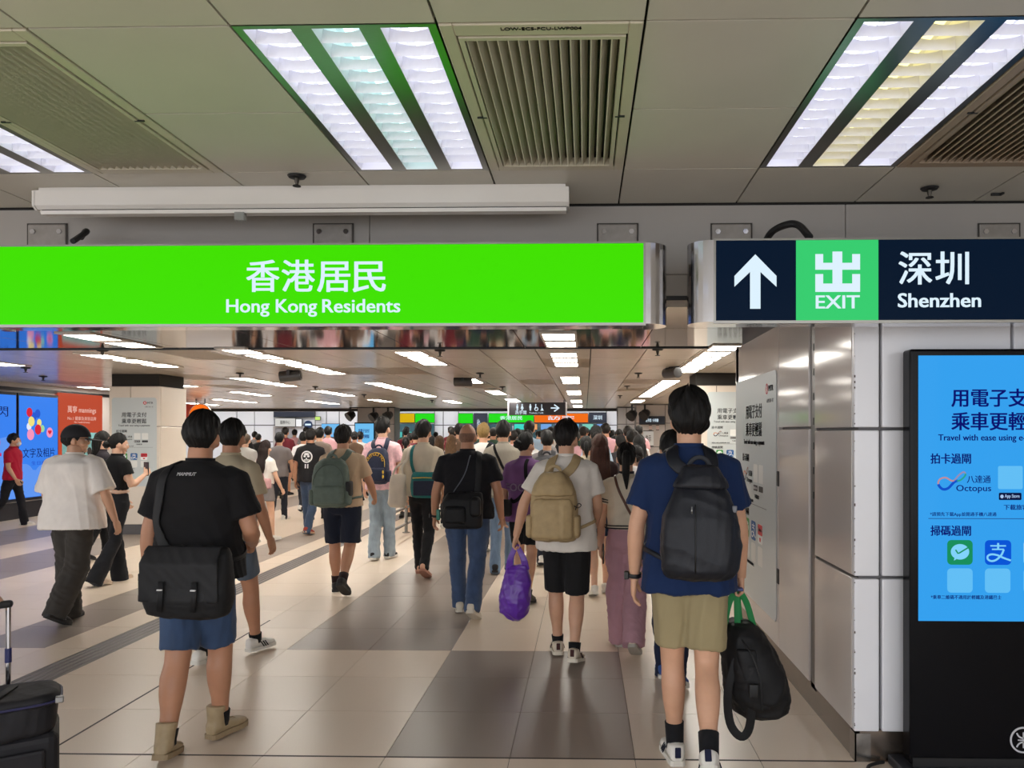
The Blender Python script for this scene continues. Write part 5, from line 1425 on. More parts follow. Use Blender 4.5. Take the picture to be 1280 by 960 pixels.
part(bp, 'flap', rm(MB().loft([superring((x0, b0 - d_ * .52, zb + h_ * f), w_ / 2 * kx, d_ / 2 * ky, 24, 2.6) for f, kx, ky in ((.80, .76, .86), (.84, .74, .92), (.92, .58, .80), (1.0, .46, .52))]), .009, 4, .006, 5, (70, 70, 14)), LEA)
part(bp, 'front_seam', MB().tube([(x0 - .03, b0 - d_ * 1.06, zb + h_ * f) for f in (.10, .3, .5, .68)], .003, 6), mat('seam_dark', (12, 12, 14), .5))
part(bp, 'pocket_zip', MB().tube([(x0 - .045, b0 - d_ * 1.04, zb + h_ * .66), (x0 - .045, b0 - d_ * 1.05, zb + h_ * .60)], .004, 6), M_zip)
part(bp, 'buckle', MB().bbox(x0 + w_ * .40, b0 - d_ * .75, zb + h_ * .60, x0 + w_ * .46, b0 - d_ * .68, zb + h_ * .66, .004, 2), mat('buckle_grey', (110, 112, 118), .4), None)
# his phone and duffel
g = A1.hand[1]['grip']
t = carried(A1, 'phone', 'blue phone held with the bag handles by the man in navy blue', 'phone', g + np.array((-.03, -.03, .0)))
c = g + np.array((-.022, -.040, .012))
part(t, 'body', MB().bbox(c[0] - .038, c[1] - .03, c[2] - .012, c[0] + .045, c[1] + .05, c[2] + .004, .005, 2), mat('phone_blue', (40, 58, 110), .3))
part(t, 'lens', MB().tube([(c[0] - .02, c[1] - .01, c[2] + .004), (c[0] - .02, c[1] - .01, c[2] + .007)], .008, 12), M_black)
t = carried(A1, 'duffel_bag', 'black duffel bag with green handles hanging from the hand of the man in navy', 'bag', g + np.array((.10, .0, -.70)))
gx, gy, gz = g
spec = [((gx + .105, gy, gz - .60), .09, .10), ((gx + .11, gy, gz - .575), .135, .15), ((gx + .10, gy, gz - .50), .158, .18), ((gx + .075, gy, gz - .38), .150, .19), ((gx + .045, gy, gz - .26), .120, .17), ((gx + .02, gy, gz - .19), .090, .13), ((gx + .01, gy, gz - .155), .055, .09)]
loft_bag(A1, t, 'body', spec, NYL, .010, .011, 8)
part(t, 'end_panel', rm(MB().loft([superring((gx + .02 + .07 * f, gy - .16 + .02 * abs(f - .5), gz - .25 - .28 * f), .05, .028, 18, 3) for f in (0, .15, .5, .85, 1)]), .009, 4, .004, 3), NYL)
for dx in (-.035, .03):
    arc = spline([(gx + dx - .03, gy - .03, gz - .19), (gx + dx * .6 - .02, gy - .02, gz - .07), (gx, gy, gz - .004), (gx + dx * .6 + .03, gy + .03, gz - .07), (gx + dx + .055, gy + .04, gz - .19)], 5)
    part(t, 'handle', MB().ribbon(arc, [(0, -1, .1)] * len(arc), .030, .006), mat('webbing_green', (24, 128, 66), .7))
arc = spline([(gx - .02, gy - .14, gz - .30), (gx - .06, gy - .15, gz - .45), (gx - .05, gy - .14, gz - .60), (gx + .0, gy - .14, gz - .665), (gx + .04, gy - .14, gz - .62), (gx + .05, gy - .17, gz - .45), (gx + .05, gy - .18, gz - .32)], 5)
part(t, 'shoulder_strap', MB().ribbon(arc, [(0, -1, 0)] * len(arc), .040, .006), NYL)
part(t, 'strap_buckle', MB().bbox(gx + .030, gy - .205, gz - .46, gx + .072, gy - .18, gz - .40, .004, 2), M_rub)
part(t, 'zip', MB().tube(spline([(gx - .01, gy - .11, gz - .19), (gx + .045, gy - .19, gz - .27), (gx + .08, gy - .21, gz - .38), (gx + .09, gy - .20, gz - .52)], 5), .004, 6), M_rub)

# man in black with messenger bag and boots
A2 = person(249, 519, 962, 'stocky man in black shirt, denim shorts and tan boots', rot=-3, stance=.85, legs=((-11, 6, 12), (13, 10, 0)), girth=1.22, shoulders=1.06, arms=((-6, 14, 10, 4, .8), (4, 16, 62, 30, .8)),
            head=(-8, -6), tone='tan', shirt=dict(m=cloth((20, 19, 21)), hem=.86, ease=1.08, swidth=1.05), bottom=dict(kind='shorts', m=cloth((44, 66, 98), kind='denim'), len=.43, end=.086, w=1.0),
            shoe=dict(m=cloth((168, 148, 116), kind='leather'), sm=mat('boot_sole', (150, 130, 100), .7), style='boot', fat=1.12, out=14), sock=dict(m=BLK, h=.05), hair=dict(kind='short', nape=-.62, top=.030, sides=.018, back=.016), seed=21)
watch(A2, 0, mat('watch_band', (20, 20, 24), .5), .026)
me = text_mesh('MAMMUT', .022, .03, .0004); v = np.zeros(len(me.vertices) * 3); me.vertices.foreach_get('co', v); v = v.reshape(-1, 3); v[:, 0] -= v[:, 0].mean(); v = v[:, [0, 2, 1]]; v[:, 2] += 1.435 * A2.S
me.vertices.foreach_set('co', v.ravel()); me.update(); print_on_back(A2, me, mat('print_white', (225, 225, 225), .7), 'back_lettering')
S = A2.S; bx, bz = .08, .70; by = back_y(A2, bx, 1.0) - .016
t = carried(A2, 'messenger_bag', 'black nylon messenger bag slung low on the man in black', 'bag', (bx, by - .09, bz))
NY2 = cloth((25, 25, 27), kind='nylon')
loft_bag(A2, t, 'body', [((bx, by - .07, bz), .14, .05), ((bx, by - .08, bz + .02), .195, .08), ((bx, by - .09, bz + .10), .215, .095), ((bx, by - .08, bz + .22), .21, .085), ((bx, by - .06, bz + .31), .20, .06), ((bx, by - .05, bz + .335), .18, .035)], NY2, .010, .008, 4, 3)
part(t, 'flap', rm(MB().loft([superring((bx + .0, by - .165 + .07 * max(0, f - .75) * 3, bz + .085 + .26 * f), .20 * (1 - .06 * f), .014, 24, 3.5) for f in (0, .1, .4, .7, .9, 1.0)]), .009, 4, .005, 6), NY2)
for q in (-.07, .09):
    part(t, 'flap_strap', MB().ribbon(np.array([(bx + q, by - .186, bz + .19), (bx + q, by - .192, bz + .12), (bx + q - .01, by - .185, bz + .05)]), [(0, -1, 0)] * 3, .026, .005), NYL)
    part(t, 'strap_tip', MB().bbox(bx + q - .012, by - .202, bz + .150, bx + q + .012, by - .192, bz + .156, .001, 1), mat('tag_white', (225, 225, 225), .5))
strap(A2, t, [(bx - .17, by - .04, bz + .31), (-.165 * S, by + .02, 1.18 * S), (-.135 * S, -.13 * S, 1.34 * S), (-.11 * S, -.04 * S, 1.50 * S), (-.08 * S, .10 * S, 1.40 * S), (.06 * S, .17 * S, 1.2 * S), (.2 * S, .10 * S, 1.04 * S), (.24 * S, -.05 * S, 1.0 * S), (bx + .19, by - .05, bz + .29)], np.interp(np.linspace(0, 1, 49), [0, .5, .6, 1], [.052, .052, .02, .02]), .008, NY2, 'shoulder_strap', .010)

# man in sand shirt walking in front of him
A3 = person(288, 527, 838, 'man in sand coloured shirt and faded denim shorts with white sneakers', rot=-14, legs=((-7, 14, 10), (18, 8, 0)), girth=1.05, arms=((-4, 10, 12, 6, .4), (6, 12, 16, 4, .35)), head=(-10, 0), tone='tan',
            shirt=dict(m=cloth((186, 172, 146)), hem=.86, ease=1.08), bottom=dict(kind='shorts', m=cloth((84, 96, 110), kind='denim'), len=.36), shoe=dict(SHW, stripe=cloth((20, 20, 24))), sock=dict(m=BLK, h=.04),
            hair=dict(kind='short', nape=-.6, top=.026, sides=.018), seed=31)

# man in white oversize shirt and cap
A4 = person(92, 534, 781, 'man in oversized white shirt, dark baggy trousers and dark cap', rot=-6, legs=((5, 6, 0), (-5, 28, 30)), girth=1.12, shoulders=1.1, arms=((2, 20, 26, 8, .5), (-2, 26, 16, 2, .4)), head=(62, 2), tone='mid',
            shirt=dict(m=WHT, hem=.80, ease=1.26, swidth=1.3, sleeve=.98, flare=.04, wrinkle=.013), bottom=dict(kind='long', m=cloth((62, 58, 54)), w=1.15, end=.080, knee=.088, len=.95, wrinkle=.014),
            shoe=dict(SHB, stripe=cloth((225, 225, 228))), hair=dict(kind='short', nape=-.62, top=.012, sides=.014), seed=41)
capm = cloth((46, 45, 48)); hr = A4.hr; hc = A4.hc
rings = []
for ph in np.linspace(.02, PI / 2 - .04, 12):
    az = np.linspace(0, 2 * PI, 36, endpoint=False)
    rings.append(np.stack([np.cos(az) * math.cos(ph) * .099, np.sin(az) * math.cos(ph) * .120 - .004, np.full(36, math.sin(ph) * .125 + .022)], 1))
c_ = MB().loft(rings); co = A4.put('cap', from_arrays('cap', (c_.arr() @ hr.T) + hc / A4.S, c_.f), capm)
br = []
for r_ in (.96, 1.0):
    pass
b_ = MB(); P_ = [(.085 * math.sin(a), .085 + .135 * math.cos(a) ** .8 if math.cos(a) > 0 else .085) for a in np.linspace(-PI / 2, PI / 2, 15)]
pr = MB().prism([(x, y) for x, y in P_][::-1], .022, .030); v = pr.arr(); v[:, 2] -= 2.2 * v[:, 0] ** 2 + .28 * (v[:, 1] - .085)
A4.put('brim', from_arrays('brim', v @ hr.T + hc / A4.S, pr.f, False), capm, co)
gl = MB()
for s in (-1, 1):
    ring = np.array([(s * .033 + .022 * math.cos(a), .100, .004 + .019 * math.sin(a)) for a in np.linspace(0, 2 * PI, 16, endpoint=False)]); gl.tube(np.vstack([ring, ring[:1]]), .002, 6)
    gl.tube([(s * .055, .098, .01), (s * .080, .04, .01), (s * .083, -.01, .005)], .002, 6)
gl.tube([(-.012, .102, .006), (.012, .102, .006)], .002, 6)
A4.put('glasses', from_arrays('glasses', gl.arr() @ hr.T + hc / A4.S, gl.f), M_black)

# woman in black with a bun
A5 = person(146, 543, 726, 'woman in black crop top and flared black trousers holding a phone', rot=-22, legs=((8, 4, 0), (-9, 20, 20)), girth=.92, shoulders=.88, arms=((0, 10, 40, 20, .6), (6, 14, 116, 18, .8)), head=(30, -6), tone='fair',
            shirt=dict(m=BLK, hem=1.06, ease=.98, sleeve=.55, waist=.06), bottom=dict(kind='long', m=cloth((30, 30, 34)), waist=1.03, end=.105, knee=.074, len=1.0), shoe=dict(m=cloth((210, 190, 170), kind='leather'), style='sneaker'),
            hair=dict(kind='bun', nape=-.55, bun=(.0, -.125, -.02), sides=.012, top=.018), seed=51, lod=1)
A5.put('waistband', MB().ribbon(np.array([A5.T(q) for q in superring((0, 0, 1.045), .150, .110, 26, 2.3)]), [unit((q[0], q[1], 0)) for q in superring((0, 0, 0), .150, .110, 26, 2.3)], .018, .006, closed=True).mesh('waistband', True), cloth((220, 190, 170)))
g = A5.hand[1]['grip']
t = carried(A5, 'phone', 'dark phone held up by the woman in black crop top', 'phone', g)
part(t, 'body', MB().bbox(g[0] - .035, g[1] - .02, g[2] - .05, g[0] + .04, g[1] - .010, g[2] + .10, .004, 2), M_black)
part(t, 'screen', MB().box(g[0] - .031, g[1] - .0215, g[2] - .044, g[0] + .036, g[1] - .0202, g[2] + .094), glow('phone_screen', (110, 90, 90), .5))
A5b = person(127, 541, 700, 'woman with loose dark hair beside the woman in black crop top', rot=-30, Y=9.4, legs=((10, 4, 0), (-8, 20, 20)), girth=.9, shoulders=.88, head=(25, -4), tone='fair', shirt=dict(m=cloth((44, 40, 46)), hem=.9),
             bottom=dict(kind='long', m=BLK), shoe=SHB, hair=dict(kind='long', len=.22, side=-.3), seed=52, lod=1)

# attendant in red
A6 = person(17, 543, 656, 'attendant in red polo shirt, dark trousers and white face mask', rot=-80, legs=((14, 4, 0), (-14, 24, 16)), arms=((-6, 10, 16, 6, .4), (6, 10, 24, 6, .4)), tone='mid', shirt=dict(m=cloth((176, 26, 56)), hem=.86, ease=1.04),
            bottom=dict(kind='long', m=cloth((26, 26, 32)), end=.075), shoe=SHW, hair=dict(kind='short', nape=-.6, side=-.15), seed=61, lod=1, head=(-10, 0))
mk = MB().ell((0, .070, -.055), (.056, .040, .046), 18, 12); A6.put('face_mask', from_arrays('face_mask', mk.arr() @ A6.hr.T + A6.hc / A6.S, mk.f), mat('mask_white', (232, 234, 238), .8))

# man with the grey-green backpack
A7 = person(428, 534, 740, 'man in beige polo shirt and navy striped shorts with dark shoes', rot=4, stance=1.2, legs=((6, 4, 0), (-9, 30, 34)), girth=1.12, arms=((4, 16, 50, 16, .7), (6, 22, 46, 10, .8)), head=(8, -6), tone='tan', shirt=dict(m=cloth((196, 168, 138)), hem=.88, ease=1.08),
            bottom=dict(kind='shorts', m=cloth((28, 32, 46)), len=.42, end=.092, w=1.02), shoe=dict(SHB), sock=dict(m=cloth((40, 26, 26)), h=.08), hair=dict(kind='short', c=(36, 28, 24), nape=-.6, top=.03), seed=71)
GG = cloth((96, 108, 98), kind='nylon')
bp = backpack(A7, 'grey-green backpack with dark mesh side pockets', GG, w=.36, h=.48, d=.18, ztop=1.42, x0=-.06, sw=.06, strap_m=GG, pm=GG, sides=True, zipm=mat('zip_green', (70, 80, 72), .6))
x0, b0, zb, h_, w_, d_ = bp['_in']
part(bp, 'mesh_pocket', rm(MB().loft([superring((x0 + w_ * .48, b0 - d_ * .45, zb + h_ * f), .034 * k, d_ * .40 * k, 16, 2.6) for f, k in ((.22, .6), (.26, 1), (.50, 1.0), (.54, .9))]), .010, 3), M_rub)
for s in (1,):
    pts = [(s * .20 * A7.S, -.02, .92 * A7.S), (s * .21 * A7.S, -.01, .80 * A7.S), (s * .21 * A7.S, -.02, .66 * A7.S), (s * .22 * A7.S, -.02, .53 * A7.S)]
    P_, N_ = hug(A7, pts, .004, 5, A7.bot_bvh); obj('side_stripe', MB().ribbon(P_, N_, .035, .005).mesh('side_stripe', True), cloth((200, 196, 188)), A7.bot)

# girl with long hair
A8 = person(331, 552, 680, 'girl with long brown hair, white top and grey skirt', rot=-18, legs=((-6, 12, 14), (12, 6, 0)), girth=.9, shoulders=.88, arms=((0, 10, 20, 8, .5), (8, 14, 22, 4, .8)), tone='fair', shirt=dict(m=cloth((226, 220, 212)), hem=.98, ease=1.05),
            bottom=dict(kind='skirt', m=cloth((128, 122, 120)), len=.36), shoe=SHW, hair=dict(kind='long', len=.42, c=(52, 34, 28), side=-.35, w=1.0), seed=81, lod=1)
g = A8.hand[1]['grip']
t = carried(A8, 'phone', 'dark phone in the hand of the girl with long brown hair', 'phone', g); part(t, 'body', MB().bbox(g[0] - .02, g[1] - .04, g[2] - .09, g[0] - .010, g[1] + .035, g[2] + .06, .004, 2), M_black)
part(t, 'lens', MB().tube([(g[0] - .010, g[1] + .01, g[2] + .03), (g[0] - .007, g[1] + .01, g[2] + .03)], .008, 10), M_zip)
t = carried(A8, 'shoulder_bag', 'small pink bag at the hip of the girl with long brown hair', 'bag', (.13, -.16, .78))
loft_bag(A8, t, 'body', [((.13, -0.108, .78), .065, .025), ((.13, -0.113, .80), .085, .036), ((.13, -0.113, .90), .085, .034), ((.13, -0.105, .93), .065, .02)], cloth((196, 150, 150), kind='leather'), .010, .003)
strap(A8, t, [(.13, -.14, .94), (.10, -.13, 1.1 * A8.S), (0, -.14, 1.28 * A8.S), (-.09, -.06, 1.44 * A8.S), (-.08, .06, 1.42 * A8.S), (.05, .15, 1.2 * A8.S), (.18, .09, 1.0 * A8.S)], .012, .004, cloth((170, 120, 120), kind='leather'))

# man with a printed black shirt
A9 = person(388, 537, 667, 'man in black shirt with pale skull print, jeans and red shoes', rot=-6, legs=((4, 3, 0), (-8, 16, 12)), girth=1.1, tone='tan', shirt=dict(m=cloth((28, 27, 30)), hem=.84, ease=1.1), bottom=dict(kind='long', m=cloth((48, 66, 92), kind='denim')),
            shoe=dict(m=cloth((150, 60, 50)), sm=mat('sole_tan', (190, 160, 130), .7)), hair=dict(kind='short', c=(38, 34, 32)), seed=91, lod=1)
sk = MB(); S = A9.S
def bp2(poly): sk.add([(x * S, 0, z * S) for x, z in poly], [tuple(range(len(poly)))])
for r0, r1 in ((.078, .100),):
    for i in range(24):
        a, b = 2 * PI * i / 24, 2 * PI * (i + 1) / 24
        bp2([(r0 * math.cos(a), 1.29 + r0 * math.sin(a)), (r1 * math.cos(a), 1.29 + r1 * math.sin(a)), (r1 * math.cos(b), 1.29 + r1 * math.sin(b)), (r0 * math.cos(b), 1.29 + r0 * math.sin(b))])
for cx, cz, rx, rz in ((-.032, 1.30, .022, .018), (.032, 1.30, .022, .018), (0, 1.335, .045, .02), (0, 1.262, .012, .012)): bp2([(cx + rx * math.cos(a), cz + rz * math.sin(a)) for a in np.linspace(0, 2 * PI, 14, endpoint=False)])
for k in range(5): bp2([(-.045 + k * .02, 1.225), (-.032 + k * .02, 1.225), (-.032 + k * .02, 1.252), (-.045 + k * .02, 1.252)])
for k in (-.028, .012): bp2([(k, 1.10), (k + .018, 1.10), (k + .018, 1.17), (k, 1.17)])
print_on_back(A9, sk.mesh('skull_print'), mat('print_white', (225, 225, 225), .7), 'skull_print', .006)

# person in pink with navy backpack
A10 = person(478, 524, 702, 'person in patterned pink shirt and pale jeans with black hair', rot=-4, legs=((-4, 8, 6), (7, 4, 0)), girth=.98, arms=((2, 16, 12, 4, .4), (2, 13, 24, 4, .4)), tone='fair', head=(14, -2),
             shirt=dict(m=mat('pink_pattern', (232, 186, 192), .8, var=.18, scale=22), hem=.84, ease=1.1), bottom=dict(kind='long', m=cloth((142, 156, 166), kind='denim'), end=.080, knee=.078, len=.95), shoe=dict(SHW, m=cloth((40, 40, 44))), hair=dict(kind='short', top=.036, sides=.024, nape=-.7), seed=101, lod=1)
NB = cloth((38, 44, 66), kind='nylon'); YL = mat('bag_yellow', (222, 178, 60), .6)
bp = backpack(A10, 'navy backpack with yellow lettering on the person in pink', NB, w=.30, h=.44, d=.17, ztop=1.39, x0=.01, strap_m=NB, zipm=YL, sides=True)
x0, b0, zb, h_, w_, d_ = bp['_in']
for i, ch in enumerate('OUTGOING'):
    a = PI * (.86 - .72 * i / 7); me = text_mesh(ch, .055, .03, .001); me.transform(Matrix.Translation((-.02, -.02, 0))); me.transform(Matrix.Rotation(a - PI / 2, 4, 'Z')); me.transform(Matrix.Rotation(PI / 2, 4, 'X'))
    me.transform(Matrix.Translation((x0 + w_ * .36 * math.cos(a), b0 - d_ * (1.02 - .16 * math.sin(a)), zb + h_ * (.58 + .26 * math.sin(a))))); part(bp, 'lettering', me, YL)
for z in (.22, .34): part(bp, 'patch', MB().ell((x0 + w_ * .33, b0 - d_ * 1.06, zb + h_ * z), (.018, .006, .026), 10, 8), YL)

# person in beige with tote and teal sling
A11 = person(529, 528, 717, 'person in loose beige top and black trousers with short black hair', rot=2, legs=((10, 3, 0), (-9, 26, 28)), girth=.95, shoulders=.98, arms=((2, 14, 18, 2, .5), (2, 12, 30, 12, .5)), tone='mid', head=(16, 0), shirt=dict(m=cloth((196, 184, 164)), hem=.88, ease=1.16, sleeve=1.15, swidth=1.1),
             bottom=dict(kind='long', m=cloth((28, 27, 29)), end=.062, len=.93), shoe=dict(m=cloth((40, 44, 60)), sm=mat('sole_sand', (170, 120, 100), .7), style='sandal'), hair=dict(kind='short', top=.034, sides=.022, nape=-.6), seed=111, lod=1)
S = A11.S; TEA = cloth((26, 104, 104), kind='nylon')
by = back_y(A11, .05, 1.05) - .018; t = carried(A11, 'sling_bag', 'teal and navy sling bag on the back of the person in beige', 'bag', (.05, by - .06, .88))
loft_bag(A11, t, 'body', [((.05, by - .05, .87), .11, .04), ((.05, by - .06, .89), .145, .062), ((.05, by - .06, .98), .155, .068), ((.05, by - .055, 1.10), .15, .055), ((.05, by - .045, 1.15), .13, .03)], TEA, .010, .004)
part(t, 'front_panel', rm(MB().loft([superring((.05, by - .118, .90 + .16 * f), .12, .016, 20, 3) for f in (0, .12, .85, 1)]), .010, 3), cloth((34, 40, 60), kind='nylon'))
part(t, 'zip', MB().tube([(-.07, by - .120, 1.09), (.05, by - .126, 1.095), (.17, by - .120, 1.09)], .005, 6), YL)
strap(A11, t, [(-.09, by - .04, 1.12), (-.12 * S, -.14, 1.28 * S), (-.10 * S, -.05, 1.48 * S), (-.06 * S, .12, 1.38 * S), (.08 * S, .18, 1.15 * S), (.19 * S, .05, 1.02 * S), (.18, by - .05, .98)], .035, .006, TEA, 'shoulder_strap', .009)
t = carried(A11, 'tote_bag', 'white cloth tote hanging from the shoulder of the person in beige', 'bag', (-.255, -.165, .76))
loft_bag(A11, t, 'body', [((-.255, -0.141, .76), .085, .03), ((-.257, -0.144, .80), .105, .044), ((-.255, -0.141, .95), .10, .040), ((-.25, -0.131, 1.10), .092, .024), ((-.248, -0.126, 1.13), .082, .013)], cloth((216, 206, 190)), .012, .006)
for dx, dy in ((-.055, -.012), (.045, .004)):
    Pa, Na = hug(A11, [(-.20 + dx * .3, -.13, 1.28), (-.165 + dx * .2, -.11, 1.36 * S), (-.13 + dx * .2, -.04, 1.46 * S), (-.12 + dx * .2, .02, 1.48 * S)], .006, 5)
    arc = np.vstack([spline([(-.25 + dx, -.126 + dy, 1.12), (-.235 + dx * .6, -.130 + dy, 1.20), tuple(Pa[0])], 5)[:-1], Pa]); nr = np.vstack([np.tile((0, -1, .1), (len(arc) - len(Pa), 1)), Na])
    part(t, 'handle', MB().ribbon(arc, nr, .022, .005), cloth((216, 206, 190)))

# bald man
A12 = person(584, 530, 774, 'bald man in black shirt and blue jeans with cream shoes', rot=0, stance=1.3, legs=((11, 4, 0), (-8, 22, 26)), girth=1.22, shoulders=1.1, arms=((2, 18, 14, 2, .5), (-2, 17, 16, 3, .55)), head=(6, 0), tone='tan', shirt=dict(m=cloth((24, 23, 27)), hem=.86, ease=1.06, swidth=1.05),
             bottom=dict(kind='long', m=cloth((56, 76, 108), kind='denim'), end=.066, knee=.072, w=1.0, len=.935), shoe=dict(m=cloth((214, 204, 186), kind='leather'), sm=mat('sole_cream', (214, 204, 186), .6)), hair=dict(kind='short', c=(176, 128, 104), bald=True, top=.001, sides=.002, back=.003, rough=.0004, front=.80, side=.10, nape=-.5), seed=121)
watch(A12, 0, mat('watch_band', (20, 20, 24), .5))
S = A12.S; by = back_y(A12, .0, .98) - .017
t = carried(A12, 'sling_bag', 'black crossbody bag on the back of the bald man', 'bag', (.0, by - .05, .78))
loft_bag(A12, t, 'body', [((-.01, by - .04, .77), .13, .035), ((-.01, by - .055, .79), .168, .06), ((-.01, by - .06, .90), .178, .066), ((0, by - .055, 1.02), .17, .058), ((.01, by - .045, 1.08), .15, .035)], NYL, .010, .007)
loft_bag(A12, t, 'front_pocket', [((-.06, by - .12, .82), .08, .02), ((-.06, by - .125, .84), .095, .03), ((-.06, by - .125, .94), .095, .03), ((-.06, by - .12, .97), .08, .02)], NYL, .009, .004)
loft_bag(A12, t, 'side_pouch', [((.11, by - .10, .88), .03, .03), ((.11, by - .11, .90), .048, .04), ((.11, by - .11, 1.02), .048, .04), ((.11, by - .10, 1.05), .03, .025)], NYL, .009, .004)
strap(A12, t, [(.10, by - .03, 1.05), (.13 * S, by, 1.22 * S), (.125 * S, -.12, 1.38 * S), (.11 * S, -.03, 1.50 * S), (.08 * S, .12, 1.38 * S), (-.06 * S, .2, 1.15 * S), (-.22 * S, .06, 1.0 * S), (-.15, by - .03, .95)], .048, .007, NY2, 'shoulder_strap', .009)
strap(A12, t, [(.045 * S, -.09, 1.46 * S), (.0, by, 1.30 * S), (-.10, by, 1.14 * S), (-.19 * S, by + .05, 1.02 * S)], .009, .006, mat('cord_grey', (88, 92, 100), .6), 'cord', .006)
part(t, 'tag', MB().bbox(-.235, by - .02, .84, -.205, by + .01, .93, .006, 2), mat('tag_green', (60, 130, 110), .4))

# man in grey-beige beyond him
A13 = person(629, 528, 719, 'man in grey-beige shirt and pale jeans with a thin black strap', rot=-2, legs=((-8, 10, 8), (8, 3, 0)), girth=1.02, tone='mid', shirt=dict(m=cloth((172, 164, 150)), hem=.84, ease=1.1), bottom=dict(kind='long', m=cloth((110, 132, 158), kind='denim')), shoe=SHB, hair=dict(kind='short', top=.028, sides=.02, nape=-.66), seed=131, lod=1)
S = A13.S; t = carried(A13, 'sling_strap_bag', 'black strap and pouch on the man in grey-beige shirt', 'bag', (.16, -.1, .95))
strap(A13, t, [(-.09 * S, .05, 1.47 * S), (-.10 * S, -.06, 1.47 * S), (-.03, -.14, 1.3 * S), (.06, -.14, 1.15 * S), (.15, -.12, 1.0 * S)], .030, .006, BLK, 'shoulder_strap')
loft_bag(A13, t, 'body', [((.165, -0.135, .90), .05, .025), ((.165, -0.143, .92), .07, .038), ((.165, -0.143, 1.0), .07, .038), ((.165, -0.135, 1.03), .05, .025)], BLK, .012, .003)

# woman in purple
A14 = person(657, 543, 752, 'woman in purple printed shirt and black shorts with a low bun', rot=-6, legs=((7, 4, 0), (-6, 16, 16)), girth=1.02, shoulders=.95, arms=((0, 14, 12, 4, .5), (2, 12, 16, 6, .5)), head=(34, -2), tone='mid', shirt=dict(m=mat('purple_tie_dye', (112, 70, 122), .8, var=.16, scale=7), hem=.80, ease=1.1, sleeve=.9),
             bottom=dict(kind='shorts', m=BLK, len=.36), shoe=SHB, sock=dict(m=BLK, h=.03), hair=dict(kind='bun', bun=(-.0, -.13, .01), nape=-.55, sides=.012), seed=141, lod=1)
me = text_mesh('FOCUS', .10, .02, .0005); v = np.zeros(len(me.vertices) * 3); me.vertices.foreach_get('co', v); v = v.reshape(-1, 3); v[:, 0] -= v[:, 0].mean(); v = v[:, [0, 2, 1]]; v[:, 2] += 1.16 * A14.S; v[:, 0] *= .95
me.vertices.foreach_set('co', v.ravel()); me.update(); print_on_back(A14, me, mat('print_lilac', (160, 140, 168), .7), 'back_lettering', .008)
S = A14.S; t = carried(A14, 'sling_strap_bag', 'black sling bag hanging at the hip of the woman in purple', 'bag', (-.165, -.15, .80))
strap(A14, t, [(.04, .06, 1.46 * S), (.02, -.08, 1.44 * S), (.03, -.14, 1.3 * S), (.04, -.14, 1.2 * S), (-.08, -.14, 1.06 * S), (-.15, -.12, .97)], .032, .006, BLK, 'shoulder_strap')
loft_bag(A14, t, 'body', [((-.165, -0.132, .80), .05, .025), ((-.167, -0.138, .82), .068, .04), ((-.167, -0.138, .93), .068, .04), ((-.165, -0.132, .96), .05, .025)], NYL, .010, .003)

# man with the tan backpack and purple carrier bag
A15 = person(708, 529, 836, 'man in white shirt and black shorts with a tan backpack', rot=-3, stance=1.1, legs=((9, 4, 0), (-5, 14, 12)), girth=1.0, shoulders=1.04, arms=((-4, 29, 4, 0, 1.25), (6, 13, 40, 14, .5)), head=(18, -8), tone='mid', shirt=dict(m=cloth((224, 216, 206)), hem=.78, ease=1.14, swidth=1.1),
             bottom=dict(kind='shorts', m=cloth((26, 25, 26)), len=.44, end=.090, w=1.02), shoe=dict(m=cloth((206, 192, 172), kind='leather'), sm=mat('sole_cream', (214, 204, 186), .6), stripe=cloth((60, 40, 40)), tab=cloth((70, 40, 40)), fat=1.12), sock=dict(m=BLK, h=.05), hair=dict(kind='short', top=.034, sides=.022, nape=-.55, c=(28, 22, 20)), seed=151)
TAN = cloth((176, 152, 112), kind='nylon')
proft = [(0, .72, .6), (.03, .92, .85), (.12, 1.0, 1.0), (.35, 1.0, 1.0), (.60, .96, .92), (.78, .84, .80), (.90, .66, .66), (.96, .52, .5), (1.0, .34, .4)]
bp = backpack(A15, 'tan nylon backpack with gathered drawstring top', TAN, w=.33, h=.47, d=.18, ztop=1.40, x0=-.07, prof=proft, sw=.062, strap_m=TAN, zipm=None, wr=.010, pocket=False)
x0, b0, zb, h_, w_, d_ = bp['_in']
part(bp, 'front_pocket', rm(MB().loft([superring((x0, b0 - d_ * .93, zb + h_ * f), w_ / 2 * kx, .036 * ky, 22, 3.0) for f, kx, ky in ((.05, .70, .5), (.09, .84, 1), (.30, .86, 1.1), (.55, .82, .9), (.62, .70, .5))]), .009, 4, .008, 9), TAN)
part(bp, 'flap', rm(MB().loft([superring((x0, b0 - d_ * .62, zb + h_ * f), w_ / 2 * kx, d_ / 2 * ky, 24, 2.4) for f, kx, ky in ((.66, .90, .94), (.70, .92, .98), (.82, .80, .9), (.95, .52, .6), (1.0, .36, .4))]), .009, 4, .008, 10, (60, 60, 20)), TAN)
part(bp, 'drawcord', MB().tube(spline([(x0 + w_ * .44, b0 - d_ * .8, zb + h_ * .52), (x0 + w_ * .52, b0 - d_ * .9, zb + h_ * .5), (x0 + w_ * .58, b0 - d_ * .9, zb + h_ * .54), (x0 + w_ * .52, b0 - d_ * .95, zb + h_ * .56), (x0 + w_ * .46, b0 - d_ * .9, zb + h_ * .47)], 5), .003, 6), M_black)
g = A15.hand[0]['grip']; gx, gy, gz = g
PUR = mat('purple_plastic', (104, 50, 168), .3, var=.12, scale=12, bump=.25, bscale=26, trans=.15)
t = carried(A15, 'carrier_bag', 'shiny purple plastic carrier bag in the hand of the man in white', 'bag', (gx - .01, gy, gz - .55))
